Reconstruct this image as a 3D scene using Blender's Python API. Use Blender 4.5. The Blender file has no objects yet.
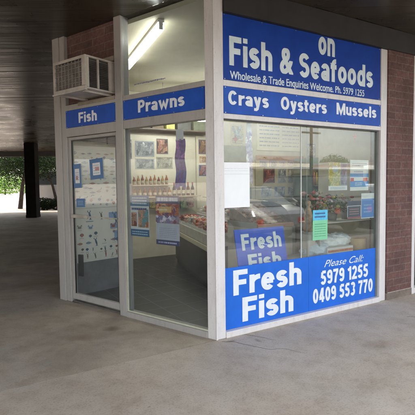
import bpy, bmesh, math, random
from mathutils import Vector, Matrix
random.seed(7)
S = bpy.context.scene
COL = S.collection
R = math.radians

# ------------------------------------------------------------------ camera, world, sun, exposure
EYE = 1.5
FPX = 430.0                                   # focal length in photo pixels (photo 415 wide)
PITCH = math.atan(24.5 / FPX); ROLL = R(0.74)
fw = Vector((0, math.cos(PITCH), -math.sin(PITCH)))
r0 = Vector((1, 0, 0)); u0 = Vector((0, math.sin(PITCH), math.cos(PITCH)))
rt = math.cos(ROLL) * r0 - math.sin(ROLL) * u0
up = math.cos(ROLL) * u0 + math.sin(ROLL) * r0
cam = bpy.data.cameras.new('camera'); cam.sensor_width = 36; cam.lens = FPX / 415 * 36
cam.shift_y = -1.5 / 415; cam.clip_start = 0.05; cam.clip_end = 2000
co = bpy.data.objects.new('camera', cam); COL.objects.link(co)
m3 = Matrix((rt, up, -fw)).transposed()
co.matrix_world = Matrix.Translation((0, 0, EYE)) @ m3.to_4x4()
S.camera = co

SUN_EL, SUN_AZ = 58.0, -38.0                  # azimuth from +Y towards +X (negative = to the left, beyond the shop)
w = bpy.data.worlds.new('World'); S.world = w; w.use_nodes = True
nt = w.node_tree; bg = nt.nodes['Background']
sky = nt.nodes.new('ShaderNodeTexSky'); sky.sky_type = 'NISHITA'; sky.sun_disc = False
sky.sun_elevation = R(SUN_EL); sky.sun_rotation = R(SUN_AZ); sky.air_density = 1.0; sky.dust_density = 4.0; sky.ozone_density = 0.6
hs = nt.nodes.new('ShaderNodeHueSaturation'); hs.inputs['Saturation'].default_value = 0.32   # thin overcast
nt.links.new(sky.outputs[0], hs.inputs['Color'])
ctc = nt.nodes.new('ShaderNodeTexCoord'); cmp_ = nt.nodes.new('ShaderNodeMapping'); cmp_.inputs['Scale'].default_value = (1, 1, 3.2)
cn_ = nt.nodes.new('ShaderNodeTexNoise'); cn_.inputs['Scale'].default_value = 2.6; cn_.inputs['Detail'].default_value = 7; cn_.inputs['Roughness'].default_value = .55
crp = nt.nodes.new('ShaderNodeValToRGB'); crp.color_ramp.elements[0].position = .36; crp.color_ramp.elements[0].color = (.62, .63, .66, 1); crp.color_ramp.elements[1].position = .62; crp.color_ramp.elements[1].color = (1.25, 1.22, 1.16, 1)
cmx = nt.nodes.new('ShaderNodeMixRGB'); cmx.blend_type = 'MULTIPLY'; cmx.inputs[0].default_value = 1
nt.links.new(ctc.outputs['Generated'], cmp_.inputs[0]); nt.links.new(cmp_.outputs[0], cn_.inputs['Vector']); nt.links.new(cn_.outputs[0], crp.inputs[0])
nt.links.new(hs.outputs[0], cmx.inputs[1]); nt.links.new(crp.outputs[0], cmx.inputs[2]); nt.links.new(cmx.outputs[0], bg.inputs['Color'])
bg.inputs['Strength'].default_value = 0.15
sl = bpy.data.lights.new('sun', 'SUN'); sl.energy = 2.0; sl.angle = R(4); sl.color = (1, .95, .87)
so = bpy.data.objects.new('sun', sl); COL.objects.link(so)
sd = Vector((math.sin(R(SUN_AZ)) * math.cos(R(SUN_EL)), math.cos(R(SUN_AZ)) * math.cos(R(SUN_EL)), math.sin(R(SUN_EL))))
so.rotation_euler = sd.to_track_quat('Z', 'Y').to_euler()
so.location = (0, 0, 30)
vs = S.view_settings; vs.view_transform = 'Standard'; vs.look = 'None'; vs.gamma = 1; vs.use_curve_mapping = False
vs.exposure = 2.70
S.cycles.max_bounces = 10; S.cycles.diffuse_bounces = 5; S.cycles.glossy_bounces = 5
S.cycles.transparent_max_bounces = 24; S.cycles.caustics_reflective = False; S.cycles.caustics_refractive = False

# ------------------------------------------------------------------ frames (wall-local axes: x right, y into the shop, z up)
class Fr:
    def __init__(s, ox, oy, ex, ey):
        l = math.hypot(ex, ey); s.ex = Vector((ex / l, ey / l, 0)); s.ey = Vector((-ey / l, ex / l, 0))
        s.o = Vector((ox, oy, 0)); s.rz = math.atan2(ey, ex)
    def w(s, x, y, z=0): return s.o + x * s.ex + y * s.ey + Vector((0, 0, z))
    def l(s, X, Y): v = Vector((X, Y, 0)) - s.o; return v.dot(s.ex), v.dot(s.ey)
CX, CY = 0.0686, 3.9842
WD = Fr(0, 0, 1, 0)
A = Fr(CX, CY, 0.79541, -0.60607)             # splayed entrance wall: x negative, corner at 0
B = Fr(CX, CY, 0.85666, 0.51588)              # street window wall: x positive from the corner
P = Fr(-1.905, 5.488, 0.72, 0.694)            # inside partition behind the door
K = Fr(0.0, 5.7, -0.27, 0.963)                # display counter running to the back (x = away)

# ------------------------------------------------------------------ materials
MATS = {}
def newmat(name):
    m = bpy.data.materials.new(name); m.use_nodes = True
    return m, m.node_tree, m.node_tree.nodes['Principled BSDF']
def N(nt, t, **k):
    n = nt.nodes.new(t)
    for a, b in k.items():
        if a in n.inputs: n.inputs[a].default_value = b
        else: setattr(n, a, b)
    return n
def coords(nt): return N(nt, 'ShaderNodeTexCoord').outputs['Object']
def ramp(nt, fac, stops):
    r = N(nt, 'ShaderNodeValToRGB'); e = r.color_ramp.elements
    while len(e) < len(stops): e.new(0.5)
    for i, (p, c) in enumerate(stops): e[i].position = p; e[i].color = (*c, 1) if len(c) == 3 else c
    nt.links.new(fac, r.inputs[0]); return r.outputs[0]
def mul(nt, a, b, f=1.0, mode='MULTIPLY'):
    m = N(nt, 'ShaderNodeMixRGB', blend_type=mode); m.inputs[0].default_value = f
    for i, v in ((1, a), (2, b)):
        if isinstance(v, tuple): m.inputs[i].default_value = (*v, 1)
        else: nt.links.new(v, m.inputs[i])
    return m.outputs[0]
def M(c, rough=0.5, var=0.12, scale=14, bump=0.0, metal=0.0, spec=0.5, name=None, bscale=None):
    """painted or printed surface with slight dirt and tone variation"""
    key = (tuple(round(v, 3) for v in c), rough, var, scale, bump, metal, spec)
    if key in MATS: return MATS[key]
    m, nt, b = newmat(name or 'surface'); cd = coords(nt)
    n = N(nt, 'ShaderNodeTexNoise', Scale=scale, Detail=6.0, Roughness=0.65); nt.links.new(cd, n.inputs['Vector'])
    lo = tuple(v * (1 - var * 1.6) for v in c); hi = tuple(min(1, v * (1 + var * .6)) for v in c)
    nt.links.new(ramp(nt, n.outputs[0], [(0.3, lo), (0.62, hi)]), b.inputs['Base Color'])
    b.inputs['Roughness'].default_value = rough; b.inputs['Metallic'].default_value = metal
    b.inputs['Specular IOR Level'].default_value = spec
    if bump:
        n2 = N(nt, 'ShaderNodeTexNoise', Scale=bscale or scale * 5, Detail=4.0); nt.links.new(cd, n2.inputs['Vector'])
        bp = N(nt, 'ShaderNodeBump', Strength=bump, Distance=0.01); nt.links.new(n2.outputs[0], bp.inputs['Height']); nt.links.new(bp.outputs[0], b.inputs['Normal'])
    MATS[key] = m; return m
def Mflat(c, rough=0.5): return M(c, rough, 0.05, 20)

def mat_frame(name, c):
    m, nt, b = newmat(name); cd = coords(nt)
    n = N(nt, 'ShaderNodeTexNoise', Scale=5.0, Detail=8.0, Roughness=0.7)
    mp = N(nt, 'ShaderNodeMapping'); mp.inputs['Scale'].default_value = (3, 3, 0.7)
    nt.links.new(cd, mp.inputs[0]); nt.links.new(mp.outputs[0], n.inputs['Vector'])
    n2 = N(nt, 'ShaderNodeTexNoise', Scale=60.0, Detail=3.0); nt.links.new(cd, n2.inputs['Vector'])
    base = ramp(nt, n.outputs[0], [(0.3, tuple(v * .84 for v in c)), (0.5, c), (0.7, tuple(v * 1.03 for v in c))])
    sp = ramp(nt, n2.outputs[0], [(0.28, (.75, .72, .68)), (0.40, (1, 1, 1))])
    nt.links.new(mul(nt, base, sp, .6), b.inputs['Base Color']); b.inputs['Roughness'].default_value = 0.42
    bp = N(nt, 'ShaderNodeBump', Strength=0.15, Distance=0.004); nt.links.new(n2.outputs[0], bp.inputs['Height']); nt.links.new(bp.outputs[0], b.inputs['Normal'])
    return m
def mat_glass(name, f0=0.045, tint=(.93, .96, .94), dust=1.0, graze=1.0):
    m = bpy.data.materials.new(name); m.use_nodes = True; nt = m.node_tree
    nt.nodes.remove(nt.nodes['Principled BSDF']); out = nt.nodes['Material Output']
    lw = N(nt, 'ShaderNodeLayerWeight', Blend=0.5)
    p5 = N(nt, 'ShaderNodeMath', operation='POWER'); nt.links.new(lw.outputs['Facing'], p5.inputs[0]); p5.inputs[1].default_value = 5
    ma = N(nt, 'ShaderNodeMath', operation='MULTIPLY_ADD'); nt.links.new(p5.outputs[0], ma.inputs[0]); ma.inputs[1].default_value = (1 - f0) * graze; ma.inputs[2].default_value = f0
    tr = N(nt, 'ShaderNodeBsdfTransparent'); tr.inputs[0].default_value = (*tint, 1)
    gl = N(nt, 'ShaderNodeBsdfGlossy', Roughness=0.0); gl.inputs[0].default_value = (1, 1, 1, 1)
    df = N(nt, 'ShaderNodeBsdfDiffuse'); df.inputs[0].default_value = (.7, .7, .66, 1)     # thin film of dust
    mx = N(nt, 'ShaderNodeMixShader'); nt.links.new(ma.outputs[0], mx.inputs[0]); nt.links.new(tr.outputs[0], mx.inputs[1]); nt.links.new(gl.outputs[0], mx.inputs[2])
    n = N(nt, 'ShaderNodeTexNoise', Scale=3.0, Detail=6.0, Roughness=.7); nt.links.new(coords(nt), n.inputs['Vector'])
    mr = N(nt, 'ShaderNodeMapRange'); nt.links.new(n.outputs[0], mr.inputs[0])
    for i, v in ((1, .35), (2, .75), (3, .006 * dust), (4, .035 * dust)): mr.inputs[i].default_value = v
    m2 = N(nt, 'ShaderNodeMixShader'); nt.links.new(mr.outputs[0], m2.inputs[0]); nt.links.new(mx.outputs[0], m2.inputs[1]); nt.links.new(df.outputs[0], m2.inputs[2])
    nt.links.new(m2.outputs[0], out.inputs['Surface']); return m
def mat_concrete(name, c, dark, rough=.55, sc=1.0, warm=(1.0, .95, .89), stains=()):
    m, nt, b = newmat(name); cd = coords(nt)
    def noise(s, d=8.0, r=.65, dist=0.0):
        n = N(nt, 'ShaderNodeTexNoise', Scale=s * sc, Detail=d, Roughness=r, Distortion=dist); nt.links.new(cd, n.inputs['Vector']); return n.outputs[0]
    base = ramp(nt, noise(1.1, dist=.6), [(0.32, dark), (0.48, tuple((a + b_) / 2 for a, b_ in zip(c, dark))), (0.66, c)])
    mid = ramp(nt, noise(5.5, 6, .7), [(0.3, (.80, .78, .76)), (0.55, (1, 1, 1)), (.8, (1.0, 1.0, 1.0))])
    fine = ramp(nt, noise(75, 3), [(0.25, (.62, .6, .58)), (0.5, (1, 1, 1)), (.8, (1, 1, 1))])
    spots = ramp(nt, noise(17, 2, .5), [(0.22, (.4, .37, .35)), (0.27, (1, 1, 1))])
    col = mul(nt, mul(nt, mul(nt, base, mid), fine, .8), spots, .7)
    for (sx_, sy_, ra, rb, st) in stains:            # spilt marks with a shape of their own: x, y, half-sizes, depth
        mp = N(nt, 'ShaderNodeMapping'); mp.inputs['Location'].default_value = (-sx_ / ra, -sy_ / rb, 0); mp.inputs['Scale'].default_value = (1 / ra, 1 / rb, 0); nt.links.new(cd, mp.inputs[0])
        ln = N(nt, 'ShaderNodeVectorMath', operation='LENGTH'); nt.links.new(mp.outputs[0], ln.inputs[0])
        ad = N(nt, 'ShaderNodeMath', operation='MULTIPLY_ADD'); nt.links.new(noise(6, 5), ad.inputs[0]); ad.inputs[1].default_value = .7; nt.links.new(ln.outputs['Value'], ad.inputs[2])
        col = mul(nt, col, ramp(nt, ad.outputs[0], [(0.0, st), (0.6, tuple(v * .5 + .5 for v in st)), (.98, (1, 1, 1))]))
    tint = ramp(nt, noise(.7, 3), [(0.4, warm), (0.62, (1, 1, 1))])
    nt.links.new(mul(nt, col, tint), b.inputs['Base Color'])
    mr = N(nt, 'ShaderNodeMapRange'); nt.links.new(noise(2.3), mr.inputs[0])
    for i, v in ((1, .3), (2, .7), (3, rough - .13), (4, rough + .2)): mr.inputs[i].default_value = v
    nt.links.new(mr.outputs[0], b.inputs['Roughness'])
    bp = N(nt, 'ShaderNodeBump', Strength=0.35, Distance=0.006); nt.links.new(noise(42, 6), bp.inputs['Height']); nt.links.new(bp.outputs[0], b.inputs['Normal'])
    return m
def mat_brick():
    m, nt, b = newmat('red_brick'); cd = coords(nt)
    sx = N(nt, 'ShaderNodeSeparateXYZ'); nt.links.new(cd, sx.inputs[0]); cx = N(nt, 'ShaderNodeCombineXYZ')
    ad = N(nt, 'ShaderNodeMath', operation='ADD'); nt.links.new(sx.outputs[0], ad.inputs[0]); nt.links.new(sx.outputs[1], ad.inputs[1])
    nz = N(nt, 'ShaderNodeTexNoise', Scale=9.0, Detail=2.0); nt.links.new(cd, nz.inputs['Vector'])
    ma = N(nt, 'ShaderNodeMath', operation='MULTIPLY_ADD'); nt.links.new(nz.outputs[0], ma.inputs[0]); ma.inputs[1].default_value = .012; nt.links.new(sx.outputs[2], ma.inputs[2])
    nt.links.new(ad.outputs[0], cx.inputs[0]); nt.links.new(ma.outputs[0], cx.inputs[1])
    br = N(nt, 'ShaderNodeTexBrick', Scale=1.0); nt.links.new(cx.outputs[0], br.inputs['Vector'])
    for k, v in (('Mortar Size', .005), ('Mortar Smooth', .15), ('Bias', -.1), ('Brick Width', .24), ('Row Height', .086)): br.inputs[k].default_value = v
    br.inputs['Color1'].default_value = (.165, .088, .078, 1); br.inputs['Color2'].default_value = (.12, .070, .066, 1); br.inputs['Mortar'].default_value = (.19, .145, .13, 1)
    n = N(nt, 'ShaderNodeTexNoise', Scale=35.0, Detail=6.0, Roughness=.7); nt.links.new(cd, n.inputs['Vector'])
    v = ramp(nt, n.outputs[0], [(0.3, (.6, .55, .55)), (0.6, (1.1, 1.05, 1.0))])
    n3 = N(nt, 'ShaderNodeTexNoise', Scale=3.0, Detail=4.0); nt.links.new(cd, n3.inputs['Vector'])
    v3 = ramp(nt, n3.outputs[0], [(0.35, (.75, .72, .7)), (0.65, (1.1, 1.1, 1.1))])
    nt.links.new(mul(nt, mul(nt, br.outputs[0], v), v3), b.inputs['Base Color']); b.inputs['Roughness'].default_value = .85
    iv = N(nt, 'ShaderNodeMath', operation='SUBTRACT'); iv.inputs[0].default_value = 1; nt.links.new(br.outputs[1], iv.inputs[1])
    ad2 = N(nt, 'ShaderNodeMath', operation='MULTIPLY_ADD'); nt.links.new(n.outputs[0], ad2.inputs[0]); ad2.inputs[1].default_value = .35; nt.links.new(iv.outputs[0], ad2.inputs[2])
    bp = N(nt, 'ShaderNodeBump', Strength=0.6, Distance=0.006); nt.links.new(ad2.outputs[0], bp.inputs['Height']); nt.links.new(bp.outputs[0], b.inputs['Normal'])
    return m
def mat_tiles():
    m, nt, b = newmat('dark_floor_tiles'); cd = coords(nt)
    br = N(nt, 'ShaderNodeTexBrick', Scale=1.0, offset=0.0); nt.links.new(cd, br.inputs['Vector'])
    for k, v in (('Mortar Size', .006), ('Mortar Smooth', .2), ('Brick Width', .3), ('Row Height', .3)): br.inputs[k].default_value = v
    br.inputs['Color1'].default_value = (.017, .018, .022, 1); br.inputs['Color2'].default_value = (.012, .013, .016, 1); br.inputs['Mortar'].default_value = (.085, .095, .13, 1)
    n = N(nt, 'ShaderNodeTexNoise', Scale=4.0, Detail=6.0); nt.links.new(cd, n.inputs['Vector'])
    nt.links.new(mul(nt, br.outputs[0], ramp(nt, n.outputs[0], [(0.3, (.7, .7, .7)), (0.7, (1.2, 1.2, 1.2))])), b.inputs['Base Color'])
    b.inputs['Roughness'].default_value = .42; return m
def mat_leaf(name, c):
    m, nt, b = newmat(name); n = N(nt, 'ShaderNodeTexNoise', Scale=1.7, Detail=3.0); nt.links.new(coords(nt), n.inputs['Vector'])
    nt.links.new(ramp(nt, n.outputs[0], [(0.3, tuple(v * .5 for v in c)), (0.7, tuple(v * 1.5 for v in c))]), b.inputs['Base Color'])
    b.inputs['Roughness'].default_value = .9; b.inputs['Specular IOR Level'].default_value = .12
    tl = N(nt, 'ShaderNodeBsdfTranslucent'); tl.inputs[0].default_value = (c[0] * 1.6, c[1] * 1.8, c[2], 1)
    mx = N(nt, 'ShaderNodeMixShader'); mx.inputs[0].default_value = .3
    nt.links.new(b.outputs[0], mx.inputs[1]); nt.links.new(tl.outputs[0], mx.inputs[2]); nt.links.new(mx.outputs[0], nt.nodes['Material Output'].inputs['Surface'])
    return m
def mat_emit(name, c, s):
    m, nt, b = newmat(name); b.inputs['Emission Color'].default_value = (*c, 1); b.inputs['Emission Strength'].default_value = s
    b.inputs['Base Color'].default_value = (.8, .8, .8, 1); return m
def mat_soffit():
    m, nt, b = newmat('dark_glossy_soffit'); cd = coords(nt)
    n = N(nt, 'ShaderNodeTexNoise', Scale=2.0, Detail=6.0); nt.links.new(cd, n.inputs['Vector'])
    nt.links.new(ramp(nt, n.outputs[0], [(0.3, (.032, .025, .016)), (0.7, (.065, .051, .033))]), b.inputs['Base Color'])
    mr = N(nt, 'ShaderNodeMapRange'); nt.links.new(n.outputs[0], mr.inputs[0])
    for i, v in ((1, .3), (2, .7), (3, .22), (4, .38)): mr.inputs[i].default_value = v
    nt.links.new(mr.outputs[0], b.inputs['Roughness']); b.inputs['Specular IOR Level'].default_value = .5
    mp = N(nt, 'ShaderNodeMapping'); mp.inputs['Scale'].default_value = (.5, 5, 1); nt.links.new(cd, mp.inputs[0])
    n2 = N(nt, 'ShaderNodeTexNoise', Scale=1.4, Detail=2.0); nt.links.new(mp.outputs[0], n2.inputs['Vector'])
    bp = N(nt, 'ShaderNodeBump', Strength=0.28, Distance=0.03); nt.links.new(n2.outputs[0], bp.inputs['Height']); nt.links.new(bp.outputs[0], b.inputs['Normal'])
    return m

def PH(c1, c2, c3, scale=18):
    key = ('ph', c1, c2, c3, scale)
    if key in MATS: return MATS[key]
    m, nt, b = newmat('printed_photo'); cd = coords(nt)
    n0 = N(nt, 'ShaderNodeTexNoise', Scale=scale * .8, Detail=3.0); nt.links.new(cd, n0.inputs['Vector'])
    vm = N(nt, 'ShaderNodeMixRGB', blend_type='LINEAR_LIGHT'); vm.inputs[0].default_value = .06; nt.links.new(cd, vm.inputs[1]); nt.links.new(n0.outputs[1], vm.inputs[2])
    v = N(nt, 'ShaderNodeTexVoronoi', Scale=scale); nt.links.new(vm.outputs[0], v.inputs['Vector'])
    sp = N(nt, 'ShaderNodeSeparateXYZ'); nt.links.new(v.outputs['Color'], sp.inputs[0])
    a = ramp(nt, sp.outputs[0], [(.15, c1), (.42, c2), (.68, c3), (.92, tuple(min(1, q * 1.8 + .06) for q in c2))])
    n = N(nt, 'ShaderNodeTexNoise', Scale=scale * 3, Detail=4.0); nt.links.new(cd, n.inputs['Vector'])
    nt.links.new(mul(nt, a, ramp(nt, n.outputs[0], [(.3, (.55, .55, .55)), (.65, (1.15, 1.15, 1.15))])), b.inputs['Base Color']); b.inputs['Roughness'].default_value = .4
    MATS[key] = m; return m
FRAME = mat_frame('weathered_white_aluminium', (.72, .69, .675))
FRAMEA = mat_frame('shaded_white_aluminium', (.40, .38, .355))  # same white aluminium; the entrance side's shade is put into this colour
GLASS = mat_glass('window_glass', .068, (.91, .94, .92), 1.1)
GLASSD = mat_glass('door_glass', .035, (.86, .89, .90))
CASEGLASS = mat_glass('case_glass', .012, (.98, .99, .99), .05, .3)
BRICK = mat_brick(); TILES = mat_tiles(); SOFFIT = mat_soffit()
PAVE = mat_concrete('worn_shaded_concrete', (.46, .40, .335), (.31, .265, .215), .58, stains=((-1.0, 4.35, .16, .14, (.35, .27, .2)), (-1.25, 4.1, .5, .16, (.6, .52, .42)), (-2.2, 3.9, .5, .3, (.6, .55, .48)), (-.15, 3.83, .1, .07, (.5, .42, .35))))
PATH = mat_concrete('footpath_concrete', (.56, .495, .43), (.45, .395, .335), .68, stains=((.10, -.10, .12, .05, (.35, .3, .25)), (.32, -.22, .05, .1, (.5, .42, .35)), (1.2, -.9, .4, .2, (.75, .7, .65))))
CARPARK = mat_concrete('pale_carpark_concrete', (.40, .335, .29), (.32, .265, .22), .8, .25)
ASPH = mat_concrete('asphalt', (.075, .073, .07), (.045, .045, .045), .8, .8, (1, 1, 1))
CREAM = M((.56, .51, .40), .6, .1, 3, .1); CEIL = M((.58, .54, .40), .7, .06, 2)
DARKM = M((.02, .02, .021), .4, .2, 10); WHITE = M((.78, .78, .77), .45, .05, 6)
NAVY = M((.013, .058, .34), .42, .12, 5, spec=.2); ROYAL = M((.022, .095, .47), .42, .12, 5, spec=.2); SKYB = M((.020, .150, .66), .35, .08, 4, spec=.3)
LETTER = M((.80, .84, .87), .4, .05, 9); LETTERP = M((.72, .82, .84), .4, .08, 9)
BARK = M((.06, .045, .035), .9, .4, 8, .6); COLM = M((.014, .013, .012), .95, .3, 3, .2, spec=.1)
STEEL = M((.42, .42, .42), .3, .1, 6, 0, .9); RUBBER = M((.02, .02, .02), .8, .2, 10)

# ------------------------------------------------------------------ mesh helpers
class MB:
    def __init__(s): s.v = []; s.f = []; s.mi = []; s.m = 0; s.sm = []
    def add(s, vs, fs, smooth=False):
        o = len(s.v); s.v += [tuple(v) for v in vs]
        for f in fs: s.f.append(tuple(i + o for i in f)); s.mi.append(s.m); s.sm.append(smooth)
        return s
    def box(s, x0, x1, y0, y1, z0, z1, c=0.0):
        if c <= 0:
            v = [(x, y, z) for z in (z0, z1) for y in (y0, y1) for x in (x0, x1)]
            return s.add(v, [(0, 2, 3, 1), (4, 5, 7, 6), (0, 1, 5, 4), (2, 6, 7, 3), (0, 4, 6, 2), (1, 3, 7, 5)])
        bm = bmesh.new(); bmesh.ops.create_cube(bm, size=1)
        for v in bm.verts: v.co = Vector(((x0 + x1) / 2 + v.co.x * (x1 - x0), (y0 + y1) / 2 + v.co.y * (y1 - y0), (z0 + z1) / 2 + v.co.z * (z1 - z0)))
        bmesh.ops.bevel(bm, geom=bm.edges[:], offset=c, segments=2, affect='EDGES', profile=.6); return s.bm(bm)
    def bm(s, bm, smooth=False, mx=None):
        bm.verts.index_update(); s.add([(mx @ v.co if mx else v.co) for v in bm.verts], [[v.index for v in f.verts] for f in bm.faces], smooth); bm.free(); return s
    def prism(s, pts, z0, z1):
        n = len(pts); v = [(x, y, z0) for x, y in pts] + [(x, y, z1) for x, y in pts]
        return s.add(v, [tuple(range(n))[::-1], tuple(range(n, 2 * n))] + [(i, (i + 1) % n, n + (i + 1) % n, n + i) for i in range(n)])
    def xz(s, pts, y0, y1):           # polygon in x,z extruded along y
        n = len(pts); v = [(x, y0, z) for x, z in pts] + [(x, y1, z) for x, z in pts]
        return s.add(v, [tuple(range(n)), tuple(range(n, 2 * n))[::-1]] + [(i, n + i, n + (i + 1) % n, (i + 1) % n) for i in range(n)])
    def tube(s, p0, p1, ra, rb=None, n=10, caps=True):
        p0, p1 = Vector(p0), Vector(p1); rb = ra if rb is None else rb; d = (p1 - p0).normalized()
        a = d.orthogonal().normalized(); b = d.cross(a); v = []
        for p, r in ((p0, ra), (p1, rb)):
            for i in range(n): t = 2 * math.pi * i / n; v.append(p + r * (math.cos(t) * a + math.sin(t) * b))
        s.add(v, [(i, (i + 1) % n, n + (i + 1) % n, n + i) for i in range(n)], True)
        if caps: s.add(v, [tuple(range(n))[::-1], tuple(range(n, 2 * n))])
        return s
    def lathe(s, cx, cy, prof, n=14):
        v = [(cx + r * math.cos(2 * math.pi * i / n), cy + r * math.sin(2 * math.pi * i / n), z) for r, z in prof for i in range(n)]
        f = [(k * n + i, k * n + (i + 1) % n, (k + 1) * n + (i + 1) % n, (k + 1) * n + i) for k in range(len(prof) - 1) for i in range(n)]
        return s.add(v, f, True)
    def blob(s, c, r, jit=.15, sub=2, sq=(1, 1, 1)):
        bm = bmesh.new(); bmesh.ops.create_icosphere(bm, subdivisions=sub, radius=1)
        for v in bm.verts:
            k = 1 + random.uniform(-jit, jit); v.co = Vector((c[0] + v.co.x * r * k * sq[0], c[1] + v.co.y * r * k * sq[1], c[2] + v.co.z * r * k * sq[2]))
        return s.bm(bm, True)
    def quadxz(s, x0, x1, z0, z1, y):  # faces -y
        return s.add([(x0, y, z0), (x1, y, z0), (x1, y, z1), (x0, y, z1)], [(0, 1, 2, 3)])
    def leaves(s, c, rad, n, size, sq=(1, 1, 1)):
        for _ in range(n):
            d = Vector((random.gauss(0, 1), random.gauss(0, 1), random.gauss(0, 1))).normalized() * (random.random() ** .45)
            p = Vector((c[0] + d.x * rad * sq[0], c[1] + d.y * rad * sq[1], c[2] + d.z * rad * sq[2]))
            a = Vector((random.uniform(-1, 1), random.uniform(-1, 1), random.uniform(-1, 1))).normalized(); b = a.orthogonal().normalized()
            h = size * random.uniform(.6, 1.4)
            s.add([p - a * h, p - b * h * .4, p + a * h, p + b * h * .4], [(0, 1, 2, 3)])
        return s

BASE = {}
def link(o, parent=None):
    COL.objects.link(o)
    if parent: o.parent = parent
def tag(o, label, cat, group=None):
    o['label'] = label; o['category'] = cat
    if group: o['group'] = group
    return o
def thing(name, label, cat, fr=WD, base=(0, 0, 0), group=None):
    o = bpy.data.objects.new(name, None); o.empty_display_size = .1; COL.objects.link(o)
    o.location = fr.w(*base); o.rotation_euler = (0, 0, fr.rz); BASE[o.name] = Vector(base); return tag(o, label, cat, group)
def mesh(name, mb, mats, base):
    me = bpy.data.meshes.new(name); me.from_pydata([Vector(v) - base for v in mb.v], [], mb.f)
    if not isinstance(mats, (list, tuple)): mats = [mats]
    for m in mats: me.materials.append(m)
    me.polygons.foreach_set('material_index', mb.mi); me.polygons.foreach_set('use_smooth', mb.sm); me.update(); return me
def root_of(o):
    while o.parent: o = o.parent
    return o
def part(name, mb, mats, parent, label=None, bevel=0):
    o = bpy.data.objects.new(name, mesh(name, mb, mats, BASE[root_of(parent).name])); link(o, parent)
    if label: o['label'] = label
    if bevel: bev(o, bevel)
    return o
def bev(o, wd):
    b = o.modifiers.new('bevel', 'BEVEL'); b.width = wd; b.segments = 2; b.limit_method = 'ANGLE'; b.angle_limit = R(40)
def solo(name, mb, mats, label, cat, fr=WD, base=(0, 0, 0), group=None, bevel=0):
    o = bpy.data.objects.new(name, mesh(name, mb, mats, Vector(base))); link(o)
    o.location = fr.w(*base); o.rotation_euler = (0, 0, fr.rz); BASE[o.name] = Vector(base)
    if bevel: bev(o, bevel)
    return tag(o, label, cat, group)
def struct(name, mb, mats, fr=WD):
    o = bpy.data.objects.new(name, mesh(name, mb, mats, Vector((0, 0, 0)))); link(o)
    o.location = fr.o; o.rotation_euler = (0, 0, fr.rz); o['kind'] = 'structure'; return o

# lettering: built-in font turned into thin raised mesh letters, fitted to a baseline, a cap height and a width
def glyphs(s, bold=0.0, shear=0.0, space=1.0):
    cu = bpy.data.curves.new('lettering', 'FONT'); cu.body = s; cu.size = 1; cu.offset = bold; cu.shear = shear; cu.space_character = space
    cu.extrude = 0.0; cu.resolution_u = 5
    o = bpy.data.objects.new('lettering', cu); COL.objects.link(o); dg = bpy.context.evaluated_depsgraph_get(); dg.update()
    me = bpy.data.meshes.new_from_object(o.evaluated_get(dg)); v = [tuple(p.co) for p in me.vertices]; f = [tuple(p.vertices) for p in me.polygons]
    bpy.data.objects.remove(o); bpy.data.curves.remove(cu); bpy.data.meshes.remove(me); return v, f
CAP = {}
def text(mb, s, x0, x1, z0, cap, y, bold=.03, shear=0.0, space=1.0, xh=.72):
    # heavy sign-writer's weight: the outline is widened by laying slightly shifted copies over one another, each a hair proud of the last
    b0 = 0.0
    if b0 not in CAP:
        q = glyphs('H', b0)[0]; q2 = glyphs('x', b0)[0]; CAP[b0] = (max(p[1] for p in q), min(p[1] for p in q), max(p[1] for p in q2))
    top, bot, xt = CAP[b0]; v, f = glyphs(s, b0, shear, space); r = bold * cap; z0 += r * .55; cap -= 1.1 * r; x0 += r; x1 -= r
    mn = min(p[0] for p in v); mx = max(p[0] for p in v); kx = (x1 - x0) / (mx - mn); low = any(c.islower() for c in s) and shear == 0
    def zz(q):
        u = (q - bot) / (top - bot); a = (xt - bot) / (top - bot)
        if not low or u < 0: return u * cap
        return (u / a * xh if u < a else xh + (u - a) / (1 - a) * (1 - xh)) * cap
    ks = [(i, j) for i in (-1, 0, 1) for j in (-1, 0, 1)] if r > .0012 else [(0, 0)]
    for k, (i, j) in enumerate(ks):
        mb.add([(x0 + i * r + (p[0] - mn) * kx, y - k * .00006, z0 + j * r * .55 + zz(p[1])) for p in v], f)
    return mb

# sign-writer's grotesque: every glyph is drawn as flat-ended strokes of one weight (cap height 1, x-height XH)
TW = .205; HW = TW / 2; XH = .735
def arc(cx, cy, rx, ry, a0, a1, n=18): return [(cx + rx * math.cos(R(a0 + (a1 - a0) * i / n)), cy + ry * math.sin(R(a0 + (a1 - a0) * i / n))) for i in range(n + 1)]
def ring(w, y0, y1, a0=0, a1=360): return arc(w / 2, (y0 + y1) / 2, w / 2 - HW, (y1 - y0) / 2 - HW, a0, a1, 30)
def ess(w, H, k=.5):
    ry1 = (H - HW - H * k) / 2; ry0 = (H * k - HW) / 2
    return arc(w / 2, H * k + ry1, w / 2 - HW, ry1, 22, 270, 18)[:-1] + arc(w / 2, HW + ry0, w / 2 - HW, ry0, 90, -158, 18)
def nn(w): r = w / 2 - HW; return [(HW, XH - HW - r * .9)] + arc(w / 2, XH - HW - r * .9, r, r * .9, 178, 0) + [(w - HW, 0)]
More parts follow.
